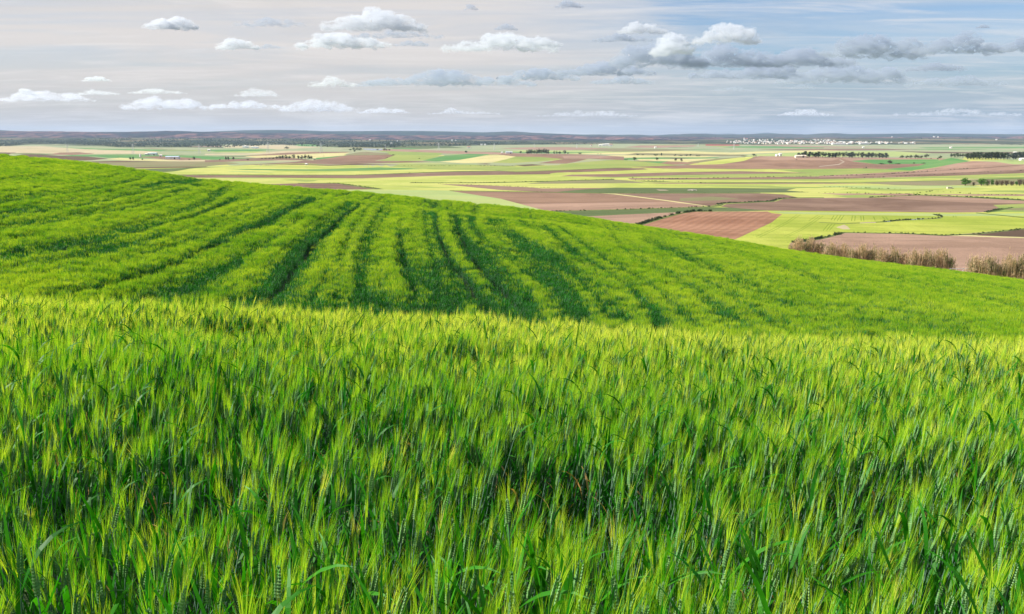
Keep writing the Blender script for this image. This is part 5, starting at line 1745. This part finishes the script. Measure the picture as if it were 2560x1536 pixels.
# ------------------------------------------------------------------ giant cane along the stream at the foot of the hill
M_CANE = leafy_mat('dry_cane', (0.42, 0.29, 0.17), (0.70, 0.53, 0.34), trans=0.25, gloss=0.2, rough=0.7)
M_CANEG = leafy_mat('green_cane_leaf', (0.055, 0.095, 0.025), (0.17, 0.20, 0.06), trans=0.3, gloss=0.2, rough=0.6)
M_PLUME = leafy_mat('cane_plume', (0.50, 0.36, 0.24), (0.70, 0.55, 0.40), trans=0.3, gloss=0.1, rough=0.9)
CANES = [(1975, 2057, 606, 0.10, 'leftmost clump of tall tan cane at the foot of the green hill'), (2058, 2121, 620, 0.0, 'low tan cane clump, second from the left along the stream'),
         (2122, 2192, 624, 0.25, 'cane clump with thin plumes rising above it, third from the left'), (2194, 2268, 633, 0.0, 'straw coloured cane clump, fourth from the left along the stream'),
         (2271, 2384, 637, 0.08, 'widest cane clump, left of the gap with the grey railing'), (2425, 2500, 656, 0.1, 'cane clump just right of the gap with the grey railing'), (2502, 2600, 660, 0.12, 'greener cane clump cut by the right edge')]
rc = random.Random(23)
for (u0, u1, vt, tall, lb) in CANES:
    um = (u0 + u1) / 2
    s, e = pix(um, vt)
    H = 4.6
    yb = 200.0
    for _ in range(20): yb = (float(plain0(np.array(yb))) + H) / float(e)
    yb = max(yb, 196.5)
    s0, s1 = float(pix(u0, vt)[0]) * yb, float(pix(u1, vt)[0]) * yb
    z = float(plain(np.array(float(s) * yb), np.array(yb)))
    root = empty('cane_clump', (float(s) * yb, yb, z)); tag(root, lb, 'giant cane', 'cane clumps along the stream')
    stalks, dry, grn, plm = MB(), MB(), MB(), MB()
    W_ = s1 - s0
    H = 5.4
    nst = int(W_ * 75)
    for k in range(nst):
        x = rc.uniform(-W_ / 2, W_ / 2); yy = rc.gauss(0, 0.9)
        edge = 1 - 0.22 * abs(2 * x / W_) ** 4
        big_ = 0.72 + 0.42 * (0.5 + 0.5 * math.sin(x * 1.9 + um)) * rc.uniform(0.7, 1.0)
        h = H * edge * big_ * rc.uniform(0.75, 1.06)
        if rc.random() < tall * 0.08: h *= 1.35
        lx, ly = rc.gauss(0, 0.07), rc.gauss(0, 0.06)
        top = Vector((x + lx * h, yy + ly * h, h)); bs_ = Vector((x, yy, 0))
        stalks.bar(bs_, top, 0.022, 0.010, 3)
        green = rc.random() < 0.3 + 0.5 * (math.sin(x * 1.3 + u0) > 0.1)
        for q in range(9):
            t = rc.uniform(0.2, 0.98)
            p = bs_ + (top - bs_) * t
            gq = green and t > 0.4 or rc.random() < 0.12
            leaf(grn if gq else dry, p, rc.uniform(0, 6.28), rc.uniform(0.4, 0.8), rc.uniform(0.05, 0.09), rc.uniform(0.15, 0.7), rc.uniform(0.4, 1.7), 0, 3, rc.uniform(-1, 1))
        if rc.random() < 0.28:
            for q in range(9):
                d = Vector((rc.gauss(0, 0.16), rc.gauss(0, 0.16), 1)).normalized()
                a = top + Vector((0, 0, rc.uniform(-0.15, 0.1)))
                sd = Vector((rc.gauss(0, 1), rc.gauss(0, 1), 0)).normalized() * 0.03
                plm.add([a - sd, a + sd, a + d * rc.uniform(0.3, 0.6)], [(0, 1, 2)])
    obj('stalks', stalks.mesh('stalks', [M_CANE]), root)
    obj('dry_leaves', dry.mesh('dry_leaves', [M_CANE]), root)
    obj('green_leaves', grn.mesh('green_leaves', [M_CANEG]), root)
    obj('plumes', plm.mesh('plumes', [M_PLUME]), root)
# grey pipe railing and track in the gap
s, e = pix(2408, 672)
yb = 203.0; x = float(s) * yb; z = float(plain(np.array(x), np.array(yb)))
r = empty('railing', (x, yb, z + 0.0)); tag(r, 'low grey pipe railing in the gap between the cane clumps', 'railing')
for k in range(5):
    b1 = MB(); b1.bar((-3 + k * 1.5, 0, -0.3), (-3 + k * 1.5, 0, 2.0), 0.05, 0.05, 6); obj('post', b1.mesh('post', [M_STEEL]), r)
for zz in (0.9, 1.9):
    b1 = MB(); b1.bar((-3.1, 0, zz), (3.1, 0, zz), 0.045, 0.045, 6); obj('rail', b1.mesh('rail', [M_STEEL]), r)
GX = RNG.uniform(-4, 4, 60) + x; GY = RNG.normal(0, 1.2, 60) + yb - 2
gs = RNG.uniform(0.5, 1.1, 60)
bushes = bpy.data.collections.new('weed_variants')
bushes.objects.link(bpy.data.objects.new('weed_00', crown_mesh('flat', 900).mesh('weed', [M_BRIGHT])))
bushes.objects.link(bpy.data.objects.new('weed_01', crown_mesh('flat', 901).mesh('weed', [M_BRIGHT])))
o = instancer('weeds', np.stack([GX, GY, plain(GX, GY)], 1), np.zeros((60, 3)), np.stack([gs, gs, gs], 1), RNG.integers(0, 2, 60), bushes)
tag(o, 'bright green weeds below the grey railing between the cane clumps', 'weeds', kind='stuff')


# ------------------------------------------------------------------ cumulus clouds: real bodies of mist, far beyond the haze
def cloud_mat(name, dens, col=(1.0, 1.0, 1.0), ht=300.0):
    m = bpy.data.materials.new(name)
    m.use_nodes = True
    nt = m.node_tree
    nt.nodes.clear()
    v = nt.nodes.new('ShaderNodeVolumePrincipled')
    v.inputs['Color'].default_value = col + (1,)
    v.inputs['Density'].default_value = dens
    v.inputs['Anisotropy'].default_value = 0.25
    t = NT.__new__(NT); t.t = nt
    tcn = nt.nodes.new('ShaderNodeTexCoord')
    mpn = nt.nodes.new('ShaderNodeMapping')
    mpn.inputs['Scale'].default_value = (0.6, 0.6, 1.4)
    nt.links.new(tcn.outputs['Object'], mpn.inputs[0])
    nz = t.noise(mpn.outputs[0], 3.2 / ht, 5, 0.66, 0.8)
    dn = t.math('MULTIPLY', t.ramp(nz, 0.40, 0.60), dens)
    nt.links.new(dn, v.inputs['Density'])
    o = nt.nodes.new('ShaderNodeOutputMaterial')
    nt.links.new(v.outputs[0], o.inputs['Volume'])
    return m


CLOUDS = [
 # u0, u1, v_top, v_base, seed, opacity, label
 (366, 438, 46, 74, 1, 1.2, 'white round topped cloud at upper left, left half of a joined pair'), (424, 494, 42, 75, 2, 1.3, 'brighter right half of the joined pair of white clouds at upper left'),
 (608, 748, 48, 67, 3, 0.35, 'thin grey ragged cloud right of the joined white pair'), (543, 646, 97, 124, 4, 1.0, 'small white cloud with a flat base, second row at left'), (642, 706, 111, 122, 5, 0.35, 'thin grey tail right of the small white cloud in the second row'),
 (822, 1068, 24, 78, 6, 1.3, 'large puffy cloud high up left of centre, topmost of the big ones'), (742, 968, 84, 122, 7, 1.2, 'broad grey based cloud just below the large puffy one'), (890, 1092, 78, 96, 8, 0.4, 'thin grey shelf between the large puffy cloud and the broad one'),
 (986, 1074, 101, 116, 9, 0.4, 'small ragged cloud right of the broad grey based cloud'), (1108, 1398, 86, 129, 10, 1.0, 'long lumpy cloud in the top centre'), (1290, 1398, 92, 118, 11, 0.8, 'round lump at the right end of the long lumpy cloud'),
 (779, 890, 192, 218, 12, 1.0, 'small white and grey cloud above the long low band'), (890, 995, 198, 217, 13, 0.5, 'faint ragged cloud right of the small white and grey one'), (968, 1290, 182, 214, 14, 0.9, 'left part of the long grey cloud chain rising to the right'),
 (1270, 1430, 176, 201, 15, 1.0, 'darker second part of the long cloud chain'), (1415, 1620, 162, 189, 16, 1.1, 'third part of the cloud chain, joining the big bright cloud'), (1550, 1740, 112, 168, 17, 1.3, 'big cloud with a grey base at the foot of the bright tower'),
 (1640, 1722, 88, 140, 18, 1.6, 'brightest white cloud tower right of centre'), (1742, 1896, 60, 112, 19, 1.2, 'bright layered cloud above and right of the bright tower'), (1735, 1945, 122, 168, 20, 1.2, 'grey cloud mass below the bright layered cloud'),
 (1765, 2030, 166, 198, 21, 1.1, 'left half of the low dark cloud bank at right'), (1980, 2262, 170, 208, 22, 1.1, 'right half of the low dark cloud bank at right'), (1900, 2110, 128, 168, 23, 1.2, 'middle dark cloud of the rising bank at right'), (2080, 2296, 98, 146, 24, 1.3, 'largest dark cloud of the rising bank, with a pale crown'),
 (2294, 2478, 97, 135, 25, 1.1, 'dark cloud right of the largest one in the bank'), (2502, 2640, 100, 130, 26, 1.1, 'dark cloud cut by the right edge of the picture'), (2280, 2400, 160, 178, 27, 0.7, 'small dark cloud below the right end of the bank'), (2290, 2486, 194, 215, 28, 0.7, 'flat grey cloud low at far right'),
 (1489, 1619, 88, 105, 29, 0.7, 'small dark flat cloud left of the bright tower'), (1545, 1660, 57, 85, 30, 0.9, 'small grey white cloud above the bright tower'), (1388, 1458, 3, 20, 31, 0.6, 'small grey cloud touching the top edge, right of centre'),
 (1495, 1621, 192, 211, 32, 0.7, 'flat grey cloud under the third part of the chain'), (0, 232, 226, 254, 33, 0.8, 'long low cloud bank at the left edge with one white bump'), (40, 90, 222, 240, 34, 1.2, 'white bump on the low bank at the left edge'),
 (300, 520, 242, 274, 35, 1.0, 'white topped low cloud, tallest of the band at left'), (505, 720, 252, 272, 36, 0.9, 'middle stretch of the low cloud band at left'), (700, 892, 248, 280, 37, 0.9, 'grey right end of the low cloud band'), (321, 460, 221, 235, 38, 0.7, 'row of small white puffs above the low band'),
 (205, 276, 191, 204, 39, 0.7, 'tiny white cloud alone at left'), (190, 296, 224, 238, 40, 0.6, 'small faint cloud left of the row of white puffs'), (595, 700, 220, 242, 41, 0.6, 'faint white cloud above the middle of the low band'), (890, 1026, 268, 284, 42, 0.7, 'small bright cloud right of the low band'),
 (1107, 1150, 269, 282, 43, 0.8, 'tiny white puff near the centre just above the hills'), (1066, 1252, 276, 286, 44, 0.5, 'thin pale streak under the tiny white puff'), (1947, 2078, 274, 290, 45, 0.8, 'small pale cloud low above the town'), (2441, 2470, 62, 71, 46, 0.6, 'tiny dark cloud alone at upper right'),
 (1784, 1880, 217, 228, 47, 0.4, 'thin grey sliver under the dark bank'), (1973, 2040, 211, 223, 48, 0.5, 'small grey sliver right of the thin one under the dark bank'), (1161, 1196, 12, 26, 49, 0.5, 'tiny grey cloud at the top, left of centre'), (1236, 1290, 60, 76, 50, 0.5, 'small grey cloud above the long lumpy one'),
 (2230, 2560, 272, 290, 51, 0.5, 'long pale streak low at the right edge'), (1350, 1600, 276, 292, 52, 0.4, 'faint low streak right of centre above the hills'),
]
SHADE_TINTED = {3, 5, 8, 9, 13, 14, 15, 16, 17, 20, 21, 22, 23, 24, 25, 26, 27, 28, 29, 31, 32, 46, 47, 48, 49, 50}  # clouds whose self-shadow is painted into a darker grey-blue volume colour
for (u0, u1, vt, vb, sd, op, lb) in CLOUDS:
    rr = random.Random(sd * 31)
    um = (u0 + u1) / 2
    s, e = pix(um, vb)
    yb = min(1250.0 / float(e), 42000.0)
    zb = float(e) * yb
    W_ = (u1 - u0) / F * yb
    Ht = (vb - vt) / F * yb
    if vb > 215: op *= 0.55
    if sd in SHADE_TINTED and Ht > 0 and (u1 - u0) > 110: W_ *= 1.22; Ht *= 1.2
    ns = max(5, min(34, int(3.2 * W_ / Ht * 1.6)))
    me = bpy.data.meshes.new('cloud')
    import bmesh
    bm = bmesh.new()
    puffs = []
    for k in range(ns):
        t = (k + 0.5) / ns * 2 - 1 + rr.uniform(-0.1, 0.1)
        env = max(0.22, (1 - abs(t) ** 2.2)) * (0.55 + 0.45 * abs(math.sin(t * 3.1 + sd * 1.7)))
        r = Ht * 0.5 * rr.uniform(0.55, 1.0) * (0.45 + 0.6 * env)
        z = rr.uniform(0.15, 0.9) * max(0, Ht * env - r * 1.1) + r * 0.45
        puffs.append((t * (W_ / 2 - r * 0.8), rr.uniform(-0.5, 0.5) * min(W_ * 0.25, Ht * 2.2), z, r))
    puffs.append((rr.uniform(-0.3, 0.1) * W_ / 2, 0, Ht - Ht * 0.34, Ht * 0.34))
    nb = max(3, int(W_ / Ht * 1.3))
    for k in range(nb):                                             # flat shelf along the base
        t = (k + 0.5) / nb * 2 - 1
        puffs.append((t * W_ * 0.47, rr.uniform(-0.3, 0.3) * Ht, Ht * 0.12, Ht * rr.uniform(0.20, 0.32) * (1 - 0.5 * abs(t) ** 3)))
    for (px, py, pz, r) in puffs:
        g = bmesh.ops.create_icosphere(bm, subdivisions=2, radius=1.0)
        sq = rr.uniform(1.4, 2.3)
        for vv in g['verts']:
            c = vv.co
            zz = c.z * (0.95 if c.z > 0 else 0.45)
            vv.co = Vector((px + c.x * r * sq, py + c.y * r * sq, max(pz + zz * r, -0.02 * Ht)))
    bm.to_mesh(me); bm.free()
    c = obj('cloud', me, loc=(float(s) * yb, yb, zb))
    rm = c.modifiers.new('remesh', 'REMESH'); rm.mode = 'VOXEL'; rm.voxel_size = max(Ht / 30, W_ / 170)
    for nm, sc_, st_ in (('billow', Ht * 0.5, Ht * 0.20), ('wisp', Ht * 0.2, Ht * 0.13), ('shred', Ht * 0.1, Ht * 0.06)):
        tx = bpy.data.textures.new(nm, 'CLOUDS'); tx.noise_scale = sc_; tx.noise_depth = 4
        dm = c.modifiers.new(nm, 'DISPLACE'); dm.texture = tx; dm.texture_coords = 'GLOBAL'; dm.strength = st_ * 2.0; dm.mid_level = 0.5
    me.materials.append(cloud_mat('cloud_mist', 3.3 * op / Ht, (0.56, 0.63, 0.74) if sd in SHADE_TINTED else (0.81, 0.85, 0.91), Ht))
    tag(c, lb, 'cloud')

# ------------------------------------------------------------------ the air between
hz = MB()
hz.box((0, 11200, 80), (46000, 24000, 280))
hm = bpy.data.materials.new('haze')
hm.use_nodes = True
hm.node_tree.nodes.clear()
hv_ = hm.node_tree.nodes.new('ShaderNodeVolumePrincipled')
hv_.inputs['Color'].default_value = (0.52, 0.68, 1.0, 1)
hv_.inputs['Density'].default_value = 3.6e-5
ho_ = hm.node_tree.nodes.new('ShaderNodeOutputMaterial')
hm.node_tree.links.new(hv_.outputs[0], ho_.inputs['Volume'])
o = obj('haze', hz.mesh('haze', [hm]))
tag(o, 'thin blue haze over the far plain and hills', 'haze', kind='stuff')
